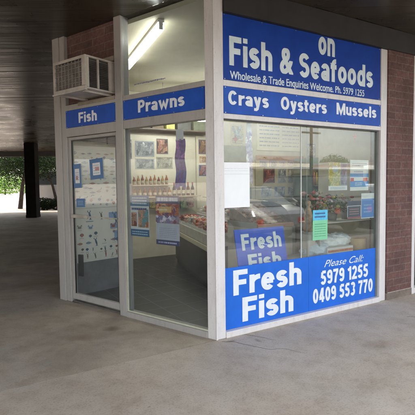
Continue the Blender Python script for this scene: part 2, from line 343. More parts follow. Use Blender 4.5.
G = {
 'F': (.55, [[(HW, 0), (HW, 1)], [(HW, 1 - HW), (.55, 1 - HW)], [(HW, .50), (.50, .50)]]),
 'P': (.60, [[(HW, 0), (HW, 1)], [(HW, 1 - HW)] + arc(.60 - HW - .17, .5 + (.5 - HW) / 2 + .0, .17, (.59 - HW * 1.0) / 2 - .02, 90, -90, 12) + [(HW, .42)]]),
 'C': (.64, [ring(.64, 0, 1, 38, 322)]), 'O': (.70, [ring(.70, 0, 1)]), 'S': (.60, [ess(.60, 1, .52)]),
 'M': (.86, [[(HW, 0), (HW, 1)], [(.86 - HW, 0), (.86 - HW, 1)], [(HW * 1.1, .97), (.43, .12), (.86 - HW * 1.1, .97)]]),
 'i': (TW, [[(HW, 0), (HW, XH)], [(HW, .83), (HW, 1)]]), 'l': (TW, [[(HW, 0), (HW, 1)]]),
 's': (.50, [ess(.50, XH, .52)]), 'h': (.55, [[(HW, 0), (HW, 1)], nn(.55)]), 'n': (.55, [[(HW, 0), (HW, XH)], nn(.55)]),
 'u': (.55, [[(.55 - HW, 0), (.55 - HW, XH)], [(HW, XH)] + arc(.275, HW + .16, .275 - HW, .16, 180, 358)]),
 'r': (.40, [[(HW, 0), (HW, XH)], arc(.42, XH - HW - .24, .42 - HW, .24, 175, 88, 10)]),
 'e': (.56, [ring(.56, 0, XH, 2, 318), [(HW, XH * .50), (.56 - HW * .6, XH * .50)]]),
 'a': (.53, [arc(.265, XH - HW - .16, .265 - HW, .16, 165, 0, 12) + [(.53 - HW, 0)], arc(.265, .215, .265 - HW, .215 - HW, 0, 360, 24)]),
 'o': (.58, [ring(.58, 0, XH)]), 'd': (.57, [ring(.57, 0, XH), [(.57 - HW, 0), (.57 - HW, 1)]]),
 'f': (.40, [[(.17, 0), (.17, .76)] + arc(.17 + .17, .76, .17, .24 - HW, 180, 85, 8), [(0, XH - HW * .8), (.38, XH - HW * .8)]]),
 't': (.38, [[(.16, .93), (.16, .24)] + arc(.16 + .15, .24, .15, .24 - HW, 180, 275, 8), [(0, XH - HW * .8), (.38, XH - HW * .8)]]),
 'y': (.56, [[(HW * .95, XH), (.30, .06)], [(.56 - HW * .95, XH), (.27, -.12), (.19, -.19), (.03, -.18)]]),
 'w': (.84, [[(HW * .9, XH), (.26, .10), (.42, XH * .70), (.58, .10), (.84 - HW * .9, XH)]]),
 '0': (.55, [ring(.55, 0, 1)]), '1': (.36, [[(.36 - HW, 0), (.36 - HW, 1)], [(.36 - HW, .86), (0, .73)]]),
 '2': (.55, [arc(.275, 1 - HW - .22, .275 - HW, .22, 165, -28, 14) + [(HW * 1.25, HW * 1.2)], [(0, HW), (.55, HW)]]),
 '3': (.55, [arc(.275, .74, .275 - HW, .26 - HW, 155, -80, 14), arc(.275, .29, .275 - HW, .29 - HW, 82, -155, 14)]),
 '4': (.58, [[(.38, 1), (.38, 0)], [(.34, .95), (.10, .31)], [(.03, .27), (.58, .27)]]),
 '5': (.55, [[(.51, 1 - HW), (.15, 1 - HW)], [(.16, 1 - HW), (.12, .50)], arc(.265, .33, .275 - HW, .33 - HW, 140, -155, 16)]),
 '7': (.53, [[(0, 1 - HW), (.52, 1 - HW)], [(.44, .88), (.27, .45), (.21, 0)]]),
 '9': (.55, [arc(.275, .69, .275 - HW, .31 - HW, 0, 360, 24), [(.55 - HW, .69), (.55 - HW, .36)] + arc(.275, .33, .275 - HW, .33 - HW, 0, -150, 12)]),
}
def band(pts, t):
    n = len(pts); L_, Rr = [], []; closed = (Vector(pts[0]) - Vector(pts[-1])).length < 1e-5
    for i in range(n):
        a = Vector(pts[i - 1]) if i else (Vector(pts[-2]) if closed else None); c = Vector(pts[i + 1]) if i < n - 1 else (Vector(pts[1]) if closed else None); p = Vector(pts[i])
        d1 = (p - a).normalized() if a is not None else None; d2 = (c - p).normalized() if c is not None else None
        if d1 is None: d1 = d2
        if d2 is None: d2 = d1
        m = (d1 + d2).normalized(); nrm = Vector((-m.y, m.x)); k = t / max(.45, nrm.dot(Vector((-d1.y, d1.x)))); L_.append(p + nrm * k); Rr.append(p - nrm * k)
    return L_, Rr
def letters(mb, s, x0, x1, z0, cap, y, gap=.075, space=.30, **_):
    """fitted to x0..x1 and the cap height"""
    adv = 0; run = []
    for ch in s:
        if ch == ' ': adv += space; continue
        w_, st = G[ch]; run.append((adv, st)); adv += w_ + gap
    W_ = adv - gap; kx = (x1 - x0) / W_; k = 0
    for ax, st in run:
        for pl in st:
            L_, Rr = band(pl, HW); n = len(pl); k += 1; yy = y - (k % 3) * .0002
            mb.add([(x0 + (ax + q.x) * kx, yy, z0 + q.y * cap) for q in L_] + [(x0 + (ax + q.x) * kx, yy, z0 + q.y * cap) for q in Rr], [(i, i + 1, n + i + 1, n + i) for i in range(n - 1)])
    return mb

# ================================================================== SETTING: ground
g = MB(); g.add([(-600, -300, -.13), (600, -300, -.13), (600, 900, -.13), (-600, 900, -.13)], [(0, 1, 2, 3)])
struct('ground', g, CARPARK)
poly = [tuple(B.w(-34, .006)[:2]), tuple(B.w(30, .006)[:2]), (26, 24), (-30, 24)]
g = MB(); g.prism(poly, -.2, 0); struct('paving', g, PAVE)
g = MB()
x = -29.5
while x < 30:
    g.box(x + .004, x + 7.996, -4.2, -.004, -.2, .003); x += 8.0
ft = struct('footpath', g, PATH, B); bev(ft, .006)
g = MB()
for (x_, y_, dx, dy, n_) in ((.02, -.06, .035, -.05, 16), (.30, -.03, .02, -.035, 9), (2.1, -.55, .03, -.03, 8)):
    px_, py_ = x_, y_
    for q_ in range(n_):
        nx_, ny_ = px_ + dx * random.uniform(.4, 1.5), py_ + dy * random.uniform(.2, 1.7); w_ = .0022 * (1 - q_ / n_) + .0006
        g.add([(px_ - w_, py_ - w_, .0038), (px_ + w_, py_ + w_, .0038), (nx_ + w_, ny_ + w_, .0038), (nx_ - w_, ny_ - w_, .0038)], [(0, 1, 2, 3)]); px_, py_ = nx_, ny_
struct('pavement_cracks', g, M((.10, .085, .07), .9, .2, 20), B)
g = MB(); g.box(-34, 30, -4.36, -4.206, -.2, -.002); kb = struct('kerb', g, M((.40, .38, .35), .8, .2, 5, .3), B); bev(kb, .02)
g = MB(); g.add([(-60, -16, -.12), (120, -16, -.12), (120, -4.37, -.12), (-60, -4.37, -.12)], [(0, 1, 2, 3)]); struct('road', g, ASPH, B)
g = MB()
for i in range(16):
    X = 2 + i * 2.7; g.add([(X, -10, -.116), (X + .1, -10, -.116), (X + .1, -4.9, -.116), (X, -4.9, -.116)], [(0, 1, 2, 3)])
struct('parking_lines', g, M((.7, .7, .68), .7, .2, 6), B)
g = MB(); g.add([(-60, -30, .02), (120, -30, .02), (120, -16.2, .02), (-60, -16.2, .02)], [(0, 1, 2, 3)]); struct('far_pavement', g, M((.35, .33, .29), .8, .2, 2), B)

# ================================================================== canopy over the walkway
cn = thing('canopy', 'dark glossy slatted canopy ceiling over the shaded walkway', 'canopy', WD, (-8, 10, 0))
def xlim(Y, d=-2.6): return CX + (.85666 * (Y - CY) - d) / .51588
sm = MB(); Y = -14.0
while Y < 23.9:
    a, b = Y + .006, Y + .294; tl = random.uniform(-.0028, .0028); xr0, xr1 = min(xlim(a), 26), min(xlim(b), 26)
    if xr0 > -29:
        z0, z1 = 3.30 - tl, 3.30 + tl
        sm.add([(-30, a, z0), (xr0, a, z0), (xr1, b, z1), (-30, b, z1), (-30, a, z0 + .03), (xr0, a, z0 + .03), (xr1, b, z1 + .03), (-30, b, z1 + .03)],
               [(0, 3, 2, 1), (4, 5, 6, 7), (0, 1, 5, 4), (1, 2, 6, 5), (2, 3, 7, 6), (3, 0, 4, 7)])
    Y += .3
part('soffit', sm, SOFFIT, cn)
rp = [(-30.05, -14.0), (xlim(-14.0), -14.0), (26.05, CY + (.51588 * (26.05 - CX) - 2.6) / .85666), (26.05, 24.0), (-30.05, 24.0)]
rp[1] = (max(xlim(-14.0), -29.9), -14.0)
part('roof', MB().prism(rp, 3.345, 3.62), M((.3, .3, .3), .7, .2, 3), cn)
part('fascia_beam', MB().box(-30, 26, 24.01, 24.25, 3.02, 3.62), M((.04, .036, .033), .6, .2, 3), cn)
fb = MB(); p0, p1 = B.w(-25, -2.66), B.w(30, -2.66); q0, q1 = B.w(-25, -2.61), B.w(30, -2.61)
fb.prism([tuple(p0[:2]), tuple(p1[:2]), tuple(q1[:2]), tuple(q0[:2])], 3.2, 3.64)
part('street_fascia', fb, M((.5, .5, .48), .5, .1, 4), cn)
cb = bpy.data.objects
def column(X, Y, wd, label, group='square columns under the canopy'):
    c = thing('column', label, 'column', WD, (X, Y, 0), group)
    part('shaft', MB().box(X - wd / 2, X + wd / 2, Y - wd / 2, Y + wd / 2, .0, 3.295, .02), COLM, c)
    part('plinth', MB().box(X - wd / 2 - .008, X + wd / 2 + .008, Y - wd / 2 - .008, Y + wd / 2 + .008, .002, .12, .006), COLM, c)
column(-7.80, 19.2, .46, 'dark square column standing at the far edge of the shaded walkway')
column(-16.5, 19.2, .58, 'dark square column left of the picture beside the walkway')

# ================================================================== shop building
fl = MB(); fl.prism([tuple(B.l(*A.w(-2.5, .11)[:2])), tuple(B.l(*A.w(-.1, .11)[:2])), (.15, .09), (6.0, .09), (6.0, 4.5), (.0, 4.5), tuple(B.l(*P.w(.98, .0)[:2])), tuple(B.l(*P.w(.0, .0)[:2]))], .0, .012)
struct('shop_floor', fl, TILES, B)
sh = thing('shop_building', 'corner fish shop with splayed glass entrance and white window frames', 'shop', B, (0, 0, 0))
def toB(fr, pts): return [B.l(*fr.w(x, y)[:2]) for x, y in pts]
def mapA(mb):                                  # verts written in A-frame -> B-frame (child meshes share the building's frame)
    mb.v = [(*B.l(*A.w(v[0], v[1])[:2]), v[2]) for v in mb.v]; return mb
def mapP(mb): mb.v = [(*B.l(*P.w(v[0], v[1])[:2]), v[2]) for v in mb.v]; return mb
def mapK(mb): mb.v = [(*B.l(*K.w(v[0], v[1])[:2]), v[2]) for v in mb.v]; return mb
# corner post
a1 = toB(A, [(-.100, 0), (-.100, .10)]); cpst = MB().prism([(0, 0), (.108, 0), (.108, .10), (.03, .16), a1[1], a1[0]][::1], .0, 3.30)
part('corner_post', cpst, [FRAME], sh, bevel=.006)
part('corner_bead', MB().prism([(-.004, -.010), (.014, -.010), (.014, -.001), (-.004, -.001)], .0, 3.3), FRAME, sh)
# A-side frame
def abox(*a): return mapA(MB().box(*a))
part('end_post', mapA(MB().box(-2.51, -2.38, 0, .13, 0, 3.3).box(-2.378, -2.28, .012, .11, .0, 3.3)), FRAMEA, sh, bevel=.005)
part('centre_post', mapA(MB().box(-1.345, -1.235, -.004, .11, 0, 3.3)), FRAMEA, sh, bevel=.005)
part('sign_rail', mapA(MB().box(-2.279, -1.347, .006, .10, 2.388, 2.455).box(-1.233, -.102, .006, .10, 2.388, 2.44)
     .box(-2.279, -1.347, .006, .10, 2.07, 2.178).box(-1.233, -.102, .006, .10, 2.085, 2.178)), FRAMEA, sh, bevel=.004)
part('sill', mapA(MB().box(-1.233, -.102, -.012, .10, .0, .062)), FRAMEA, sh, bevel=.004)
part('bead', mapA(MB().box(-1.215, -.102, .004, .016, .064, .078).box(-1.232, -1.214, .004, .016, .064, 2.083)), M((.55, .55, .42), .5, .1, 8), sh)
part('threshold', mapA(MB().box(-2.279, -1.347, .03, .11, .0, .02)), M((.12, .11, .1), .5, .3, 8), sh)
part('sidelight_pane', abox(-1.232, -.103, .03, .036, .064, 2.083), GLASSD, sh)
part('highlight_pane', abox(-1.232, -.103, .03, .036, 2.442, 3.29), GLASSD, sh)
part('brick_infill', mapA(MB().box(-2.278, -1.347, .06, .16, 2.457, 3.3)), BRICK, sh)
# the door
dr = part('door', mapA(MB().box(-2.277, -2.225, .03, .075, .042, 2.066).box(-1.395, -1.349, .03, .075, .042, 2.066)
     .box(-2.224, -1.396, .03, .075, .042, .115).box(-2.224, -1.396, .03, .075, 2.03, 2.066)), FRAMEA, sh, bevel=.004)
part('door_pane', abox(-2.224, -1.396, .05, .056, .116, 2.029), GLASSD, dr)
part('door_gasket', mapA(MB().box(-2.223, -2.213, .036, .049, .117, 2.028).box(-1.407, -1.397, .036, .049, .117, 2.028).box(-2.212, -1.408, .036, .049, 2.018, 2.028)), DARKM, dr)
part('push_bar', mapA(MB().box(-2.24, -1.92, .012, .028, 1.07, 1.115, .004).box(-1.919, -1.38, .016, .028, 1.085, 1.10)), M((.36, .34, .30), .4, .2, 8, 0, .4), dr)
part('lock_plate', mapA(MB().box(-2.21, -2.13, .078, .10, .33, .60)), M((.05, .045, .05), .5, .2, 8), dr)
# B-side frame
part('window_frame', MB().box(2.362, 2.474, 0, .10, 0, 3.05).box(.1085, 2.361, -.014, .10, 0, .060)
     .box(.1085, 2.361, .002, .10, 2.386, 2.443).box(.1085, 2.361, .002, .10, 2.085, 2.133), FRAME, sh, bevel=.005)
part('jamb_liner', MB().box(2.33, 2.361, .03, .10, .061, 2.084), M((.16, .17, .16), .5, .1, 8), sh)
part('head_shadow_strip', MB().box(.1085, 2.33, .012, .03, 2.070, 2.084), DARKM, sh)
part('window_pane', MB().box(.109, 1.114, .045, .051, .061, 2.084), GLASS, sh)
part('window_pane', MB().box(1.120, 2.329, .045, .051, .061, 2.084), GLASS, sh)
part('pane_joint', MB().box(1.1142, 1.1198, .040, .052, .061, 2.084), M((.85, .87, .85), .4, .05, 8), sh)
part('pane_joint', MB().box(1.208, 1.213, .0515, .060, .061, 2.084), M((.25, .27, .26), .4, .05, 8), sh)
part('lintel', MB().box(.11, 6.2, -.03, .2, 3.052, 3.296), M((.03, .028, .026), .6, .2, 4), sh)
part('sign_backing', MB().box(.109, 2.361, .06, .10, 2.444, 3.051), DARKM, sh)
# inside walls and ceiling
part('interior_wall', MB().box(-.2, 6.1, 4.5, 4.6, 0, 3.24), CREAM, sh)
part('interior_wall', MB().box(6.0, 6.1, .2, 4.499, 0, 3.24), CREAM, sh)
part('interior_wall', MB().box(2.60, 2.68, .11, 1.25, 0, 3.24), M((.50, .47, .40), .6, .1, 3), sh)
pw = mapP(MB().box(.12, .98, 0.0, .08, .45, 3.24)); part('partition_wall', pw, CREAM, sh)
part('partition_kickboard', mapP(MB().box(.12, .98, -.008, .078, .012, .448)), M((.20, .20, .21), .5, .2, 4), sh)
pe = B.l(*P.w(.98, .04)[:2]); part('partition_return', MB().prism([(pe[0] - .08, pe[1]), (pe[0], pe[1] + .03), (.0, 4.5), (-.08, 4.5)], 0.01, 3.24), CREAM, sh)
cp = [tuple(toB(A, [(-2.45, .13)])[0]), tuple(toB(A, [(-.08, .13)])[0]), (.12, .11), (6.0, .11), (6.0, 4.5), (-.1, 4.5), (pe[0] - .1, pe[1]), tuple(toB(P, [(.1, .08)])[0])]
part('interior_ceiling', MB().prism(cp, 3.241, 3.29), CEIL, sh)
# outer side wall of the building running to the back from the entrance end
sw = thing('brick_side_wall', 'brick side wall of the fish shop behind the entrance end post', 'wall', A, (-2.4, .2, 0))
o1 = [(-2.52, .135), (-2.60, .135)]
wp = [A.l(*P.w(x, y)[:2]) for x, y in ((.98, .10), (.98, .22))]; we = [A.l(*B.w(x, y)[:2]) for x, y in ((-.1, 4.6), (-.22, 4.6))]
part('wall', MB().prism([o1[1], o1[0], wp[0], we[0], we[1], wp[1]], 0, 3.29), BRICK, sw)
bw = solo('brick_back_wall', MB().box(-.1, 6.2, 4.62, 4.85, 0, 3.3), BRICK, 'brick wall closing the back of the fish shop', 'wall', B, (2, 4.7, 0))
bp = thing('brick_pillar', 'red brick pillar between the big street window and the next shopfront', 'pillar', B, (2.73, 0, 0))
part('brickwork', MB().box(2.476, 2.982, -.012, .24, .095, 3.05), BRICK, bp)
part('footing', MB().box(2.476, 2.982, -.020, .24, .0, .088), M((.20, .16, .13), .85, .25, 9, .4), bp)
part('mortar_line', MB().box(2.50, 2.982, -.016, .24, .0885, .0945), M((.5, .45, .4), .8, .3, 20), bp)
nb = thing('neighbour_shopfront', 'white framed window of the next shop right of the brick pillar', 'shopfront', B, (3.6, 0, 0))
part('frame', MB().box(2.984, 3.05, -.01, .10, 0, 3.05).box(3.051, 6.1, 0, .10, 0, .07).box(3.051, 6.1, 0, .10, 2.39, 2.45).box(4.7, 4.76, 0, .1, .071, 2.389), FRAME, nb, bevel=.005)
part('pane', MB().box(3.051, 4.699, .045, .051, .071, 2.389).box(4.761, 6.1, .045, .051, .071, 2.389), GLASS, nb)
part('sign_panel', MB().box(3.051, 6.1, .03, .045, 2.451, 3.05), M((.5, .5, .5), .5, .1, 3), nb)
solo('blue_poster', MB().box(3.06, 3.45, .06, .066, .9, 1.75), M((.05, .12, .4), .4, .2, 8), 'blue poster inside the next shop window right of the brick pillar', 'poster', B, (3.25, .06, .9))
solo('backing_panel', MB().box(3.062, 6.0, .5, .55, .02, 2.9), M((.05, .05, .07), .6, .2, 3), 'dark display panel standing inside the next shop window', 'panel', B, (4, .5, 0))

# ================================================================== signs
def sign(name, label, fr, x0, x1, z0, z1, y0, y1, m, lines, lm, cat='sign', group=None):
    t = thing(name, label, cat, fr, ((x0 + x1) / 2, (y0 + y1) / 2, z0), group)
    part('panel', MB().box(x0, x1, y0, y1, z0, z1), m, t)
    sc2 = MB()
    for q in range(int((x1 - x0) / .45) + 2):
        X_ = x0 + .02 + (x1 - x0 - .04) * q / (int((x1 - x0) / .45) + 1)
        for Z_ in (z0 + .007, z1 - .009): sc2.tube((X_, y0 + .001, Z_), (X_, y0 - .002, Z_), .005, n=10)
    so3 = part('screws', sc2, STEEL, t); so3['kind'] = 'stuff'
    for L_ in lines:
        mb = MB(); (letters if all(c in G or c == ' ' for c in L_[0]) else text)(mb, L_[0], L_[1], L_[2], L_[3], L_[4], y0 - .0012, **(L_[5] if len(L_) > 5 else {})); part('lettering', mb, L_[6] if len(L_) > 6 else lm, t)
    return t
bd = dict(gap=.07)
sign('shop_sign', 'large navy sign reading Fish & Seafoods above the street window', B, .112, 2.358, 2.447, 3.048, .012, .058, NAVY,
     [('Fish', .185, .701, 2.585, .27, dict(bold=.058)), ('&', .80, .978, 2.585, .26, dict(bold=.04)), ('Seafoods', 1.06, 2.225, 2.575, .25, dict(bold=.058)),
      ('on', 1.335, 1.585, 2.845, .26),
      ('Wholesale & Trade Enquiries Welcome. Ph. 5979 1255', .191, 2.073, 2.462, .072, dict(bold=.02))], LETTERP)
sign('window_sign', 'long royal blue sign reading Crays Oysters Mussels over the street window', B, .112, 2.358, 2.135, 2.384, .004, .03, ROYAL,
     [('Crays', .163, .647, 2.218, .132, dict(bold=.058)), ('Oysters', .803, 1.455, 2.218, .132, dict(bold=.058)), ('Mussels', 1.606, 2.28, 2.226, .128, dict(bold=.058))], LETTER)
sign('transom_sign', 'blue sign reading Prawns above the fixed glass beside the door', A, -1.231, -.118, 2.180, 2.386, .010, .03, ROYAL,
     [('Prawns', -1.0, -.356, 2.236, .125, dict(bold=.058))], LETTER)
sign('transom_sign', 'short blue sign reading Fish above the glass entrance door', A, -2.278, -1.349, 2.180, 2.386, .010, .03, ROYAL,
     [('Fish', -2.022, -1.68, 2.222, .122, dict(bold=.058))], LETTER)
dk = thing('window_decal', 'bright blue panel with Fresh Fish and phone numbers along the window bottom', 'sign', B, (1.2, .04, .062))
part('panel', MB().box(.112, 1.217, .036, .0435, .062, .664), SKYB, dk); part('panel', MB().box(1.2195, 2.328, .036, .0435, .062, .664), SKYB, dk)
for s_, a, b, z, c, k in (('Fresh', .222, 1.112, .385, .248, bd), ('Fish', .328, .996, .108, .243, bd), ('Please Call:', 1.454, 2.114, .524, .078, dict(bold=.012, shear=.45)),
                          ('5979 1255', 1.40, 2.196, .328, .160, dict(bold=.038)), ('0409 553 770', 1.283, 2.282, .135, .163, dict(bold=.038))):
    part('lettering', (letters if ':' not in s_ else text)(MB(), s_, a, b, z, c, .0348, **k), LETTER, dk)
# leaning board inside the window: build upright, shear onto its measured tilt
fbd = thing('leaning_board', 'blue Fresh Fish board leaning inside the window above the big decal', 'sign', B, (.65, .12, .2))
def tilt(mb):
    mb.v = [(x + (z - .61) * -.10, y + (z - .61) * .06, z + (x - .35) * .0) for x, y, z in mb.v]; return mb
part('panel', tilt(MB().box(.345, .985, .11, .122, .22, 1.013)), M((.035, .11, .66), .35, .08, 5), fbd)
part('lettering', tilt(letters(MB(), 'Fresh', .415, .93, .80, .165, .1085)), LETTER, fbd)
part('lettering', tilt(letters(MB(), 'Fish', .47, .90, .59, .165, .1085)), LETTER, fbd)

# ================================================================== air conditioner
ac = thing('air_conditioner', 'boxy wall air conditioner jutting out above the Fish sign', 'air conditioner', A, (-1.685, -.17, 2.49))
ACM = M((.55, .50, .44), .5, .18, 6, .1)
x0, x1, y0, z0, z1 = -1.97, -1.40, -.35, 2.492, 2.842
part('casing', MB().box(x0, x1, y0 + .02, .06, z1 - .02, z1, .006).box(x0, x1, y0 + .02, .06, z0, z0 + .02, .006).box(x0, x0 + .02, y0 + .02, .06, z0 + .02, z1 - .02)
     .box(x1 - .02, x1 - .002, -.03, .06, z0 + .021, z1 - .021).box(x0, x1, y0, y0 + .019, z1 - .03, z1, .004).box(x0, x1, y0, y0 + .019, z0, z0 + .035, .004)
     .box(x0, x0 + .028, y0, y0 + .019, z0 + .036, z1 - .031).box(x1 - .06, x1, y0, y0 + .019, z0 + .036, z1 - .031)
     .box(x1 - .02, x1, y0 + .02, y0 + .05, z0 + .021, z1 - .021).box(x1 - .02, x1, -.187, -.168, z0 + .021, z1 - .021), ACM, ac)
part('core', MB().box(x0 + .03, x1 - .03, y0 + .05, .03, z0 + .03, z1 - .03), M((.13, .115, .105), .6, .3, 12), ac)
gr = MB()
for i in range(26): zz = z0 + .045 + i * .0103; gr.box(x0 + .03, x1 - .062, y0 + .012, y0 + .02, zz, zz + .0035)
for i in range(7): xx = x0 + .08 + i * .062; gr.box(xx, xx + .006, y0 + .006, y0 + .0115, z0 + .04, z1 - .034)
for i in range(5): zz = z0 + .075 + i * .052; gr.box(x0 + .03, x1 - .062, y0 + .002, y0 + .0055, zz, zz + .004)
part('grille', gr, M((.36, .32, .29), .5, .2, 10), ac)
lv = MB()
for ya, yb in ((y0 + .055, -.19), (-.165, -.035)):
    for i in range(15): zz = z0 + .035 + i * .019; lv.add([(x1 - .018, ya, zz), (x1 - .018, yb, zz), (x1 - .004, yb, zz - .010), (x1 - .004, ya, zz - .010)], [(0, 1, 2, 3)])
part('side_louvre', lv, M((.10, .095, .09), .5, .2, 10), ac)
part('bracket', MB().box(x0 + .06, x0 + .09, y0 + .03, .05, z0 - .022, z0 - .002).box(x1 - .09, x1 - .06, y0 + .03, .05, z0 - .022, z0 - .002).box(x0 - .01, x1 + .01, y0 - .012, y0 + .015, z0 - .018, z0 - .002), ACM, ac)
tf = thing('timber_frame', 'weathered timber rails holding the air conditioner in the brick opening', 'frame', A, (-1.68, .03, 2.42))
part('rail', MB().box(x0 - .05, x1 + .04, .0, .055, z1 + .004, z1 + .05), M((.30, .26, .2), .7, .2, 6), tf); part('rail', MB().box(x0 - .05, x1 + .04, .0, .055, z0 - .07, z0 - .03), M((.30, .26, .2), .7, .2, 6), tf)

# ================================================================== posters and notices on the glass
def poster(name, label, fr, x0, x1, z0, z1, y, base, patches, cat='poster', group=None, cols=None, rot=0.0, th=.0015):
    """patches: (u0,u1,v0,v1,colour) with u,v 0..1 from lower left"""
    mats = [base]; mb = MB().box(x0, x1, y, y + th, z0, z1); n = 0
    for u0, u1, v0, v1, c in patches:
        mt = c if not isinstance(c, tuple) else M(c, .45, .15, 30)
        if mt not in mats: mats.append(mt)
        mb.m = mats.index(mt); n += 1
        mb.quadxz(x0 + u0 * (x1 - x0), x0 + u1 * (x1 - x0), z0 + v0 * (z1 - z0), z0 + v1 * (z1 - z0), y - .0004 - .00004 * n)
    mb.m = 0
    if rot:
        cx, cz = (x0 + x1) / 2, (z0 + z1) / 2; c_, s_ = math.cos(rot), math.sin(rot)
        mb.v = [(cx + (a - cx) * c_ - (b - cz) * s_, yy, cz + (a - cx) * s_ + (b - cz) * c_) for a, yy, b in mb.v]
    return solo(name, mb, mats, label, cat, fr, ((x0 + x1) / 2, y, z0), group)
def lines(u0, u1, v0, v1, n, c, fill=.45, seed=1):
    r = random.Random(seed); out = []; h = (v1 - v0) / n
    for i in range(n):
        u = u0; vb = v0 + i * h + h * .25
        while u < u1 - .02:
            wd = r.uniform(.03, .12); 
            if u + wd > u1: wd = u1 - u
            out.append((u, u + wd * .85, vb, vb + h * fill, c)); u += wd
    return out
WP = M((.82, .83, .82), .5, .05, 8); CRM = M((.70, .64, .50), .5, .06, 5)
tx = (.75, .78, .8)
# blue and white oyster poster
poster('price_poster', 'blue and white seafood poster with two dish photos, low on the fixed glass', A, -1.185, -.90, .915, 1.36, .040, WP,
       [(.0, 1, .74, 1, (.03, .17, .33)), (.0, 1, 0, .17, (.03, .17, .33)), (.04, .34, .24, .58, PH((.25, .05, .04), (.5, .22, .12), (.60, .42, .3), 24)),
        (.42, .97, .22, .66, PH((.14, .40, .42), (.5, .17, .07), (.70, .58, .40), 22))] + lines(.1, .9, .77, .97, 3, tx, .5, 3) + lines(.08, .92, .03, .14, 2, (.55, .7, .8), .4, 4)
       + lines(.08, .9, .62, .72, 1, (.05, .1, .25), .5, 5))
p2 = [(0, 1, .0, .10, (.05, .06, .16)), (0, 1, .84, 1, (.04, .05, .14)), (0, 1, .60, .84, PH((.40, .06, .04), (.60, .22, .08), (.10, .07, .22), 26)), (0, 1, .44, .60, PH((.30, .10, .12), (.5, .45, .55), (.12, .10, .3), 24)), (.14, .68, .66, .78, (.78, .5, .2)), (.08, .5, .70, .73, (.9, .75, .5))]
poster('prawn_poster', 'tall poster with red top and white foot on the middle of the fixed glass', A, -.80, -.475, .85, 1.36, .040, M((.60, .62, .68), .5, .08, 8),
       p2 + lines(.05, .95, .86, .98, 1, (.8, .8, .85), .6, 8) + lines(.15, .9, .14, .36, 6, (.42, .44, .55), .35, 9) + lines(.1, .9, .02, .08, 1, (.4, .4, .6), .5, 2))
# blue bordered notices on the door
def border(c): return [(0, 1, 0, .2, c), (0, 1, .8, 1, c), (0, .22, .2, .8, c), (.78, 1, .2, .8, c)]
BL = M((.03, .15, .36), .4, .15, 12)
poster('framed_notice', 'small white notice with thick blue border, left one on the door glass', A, -2.21, -2.05, 1.44, 1.735, .044, WP, border(BL) + [(.3, .6, .35, .5, (.5, .2, .2))] + lines(.28, .72, .3, .7, 4, (.4, .5, .6), .3, 7), 'notice', rot=.04)
poster('framed_notice', 'larger white notice with blue border, right one high on the door glass', A, -1.88, -1.635, 1.545, 1.785, .044, WP, border(BL) + [(.4, .7, .4, .6, (.6, .25, .2))] + lines(.28, .72, .25, .75, 4, (.4, .5, .6), .3, 6), 'notice', rot=.06)
poster('framed_notice', 'small solid blue sticker just above the door push bar', A, -2.165, -2.0, 1.205, 1.31, .044, BL, lines(.15, .85, .2, .8, 3, (.3, .45, .6), .4, 5), 'sticker', rot=.02)
for zt, la in ((2.532, 'faint strip of small writing on the high glass above Prawns'),):
    mb = MB(); r = random.Random(3); xx = -1.07
    while xx < -.62:
        q = r.uniform(.008, .03); mb.quadxz(xx, xx + q * .8, zt + r.uniform(0, .006), zt + .012 + r.uniform(0, .006), .029); xx += q
    solo('glass_writing', mb, M((.22, .25, .42), .6, .1, 9), la, 'writing', A, (-.84, .03, zt))
# notices on the street window
poster('reflection_sheet', 'white panel imitating a bright reflection at the left edge of the street window', B, .110, .432, 1.245, 1.68, .040, M((.92, .94, .95), .5, .03, 4), lines(.05, .95, .80, .90, 2, (.60, .66, .68), .12, 1) + [(.0, 1, .74, .745, (.58, .62, .65))], 'sheet')  # no real sheet: a reflection in the glass, put in as a white panel
poster('notice', 'cyan over pale green notice low in the middle of the street window', B, 1.283, 1.508, .838, 1.17, .038, M((.22, .62, .36), .5, .06, 8),
       [(0, 1, .66, 1, (.10, .52, .78))] + lines(.12, .85, .72, .94, 2, (.04, .10, .28), .5, 4) + lines(.12, .88, .1, .58, 6, (.14, .40, .24), .3, 6), 'notice', rot=-.01)
poster('food_poster', 'yellow and grey poster with white foot in the right window pane', B, 1.54, 1.845, 1.381, 1.695, .056, M((.42, .40, .42), .5, .1, 8),
       [(0, 1, 0, .16, WP), (0, .62, .16, 1, PH((.60, .48, .07), (.66, .58, .30), (.28, .30, .10), 16)), (.22, .5, .66, .88, (.45, .50, .52)), (.66, .98, .2, .95, PH((.22, .20, .25), (.36, .30, .36), (.16, .15, .2), 14))] + lines(.1, .9, .03, .12, 2, (.35, .38, .5), .4, 4))
poster('price_list', 'white poster with blue bands and red spots near the right jamb', B, 1.895, 2.215, 1.37, 1.73, .056, WP,
       [(0, 1, .12, .32, (.10, .33, .72)), (.0, 1, .44, .56, (.14, .36, .7)), (.02, .2, .30, .42, (.7, .10, .08)), (.7, .95, .30, .42, (.7, .10, .08)), (.2, .7, .60, .64, (.5, .6, .75))] + lines(.1, .9, .80, .92, 2, (.3, .3, .35), .3, 4) + lines(.25, .65, .16, .28, 2, tx, .4, 3))
poster('card', 'bright blue card with pale top beside the right window jamb', B, 2.09, 2.322, 1.035, 1.335, .056, M((.08, .26, .68), .45, .06, 8), [(0, 1, .78, 1, WP), (0, .025, 0, .78, WP), (0, 1, 0, .025, WP)] + lines(.2, .8, .2, .6, 3, (.3, .5, .8), .4, 8), 'card')
poster('card', 'dark card with pale border left of the bright blue card', B, 1.85, 2.085, 1.043, 1.25, .056, M((.06, .07, .13), .45, .1, 8), [(0, 1, .7, .73, WP), (0, .03, 0, .7, WP), (.97, 1, 0, .7, WP), (0, 1, 0, .1, (.35, .12, .13))] + lines(.15, .85, .2, .6, 3, (.42, .24, .22), .4, 2), 'card')
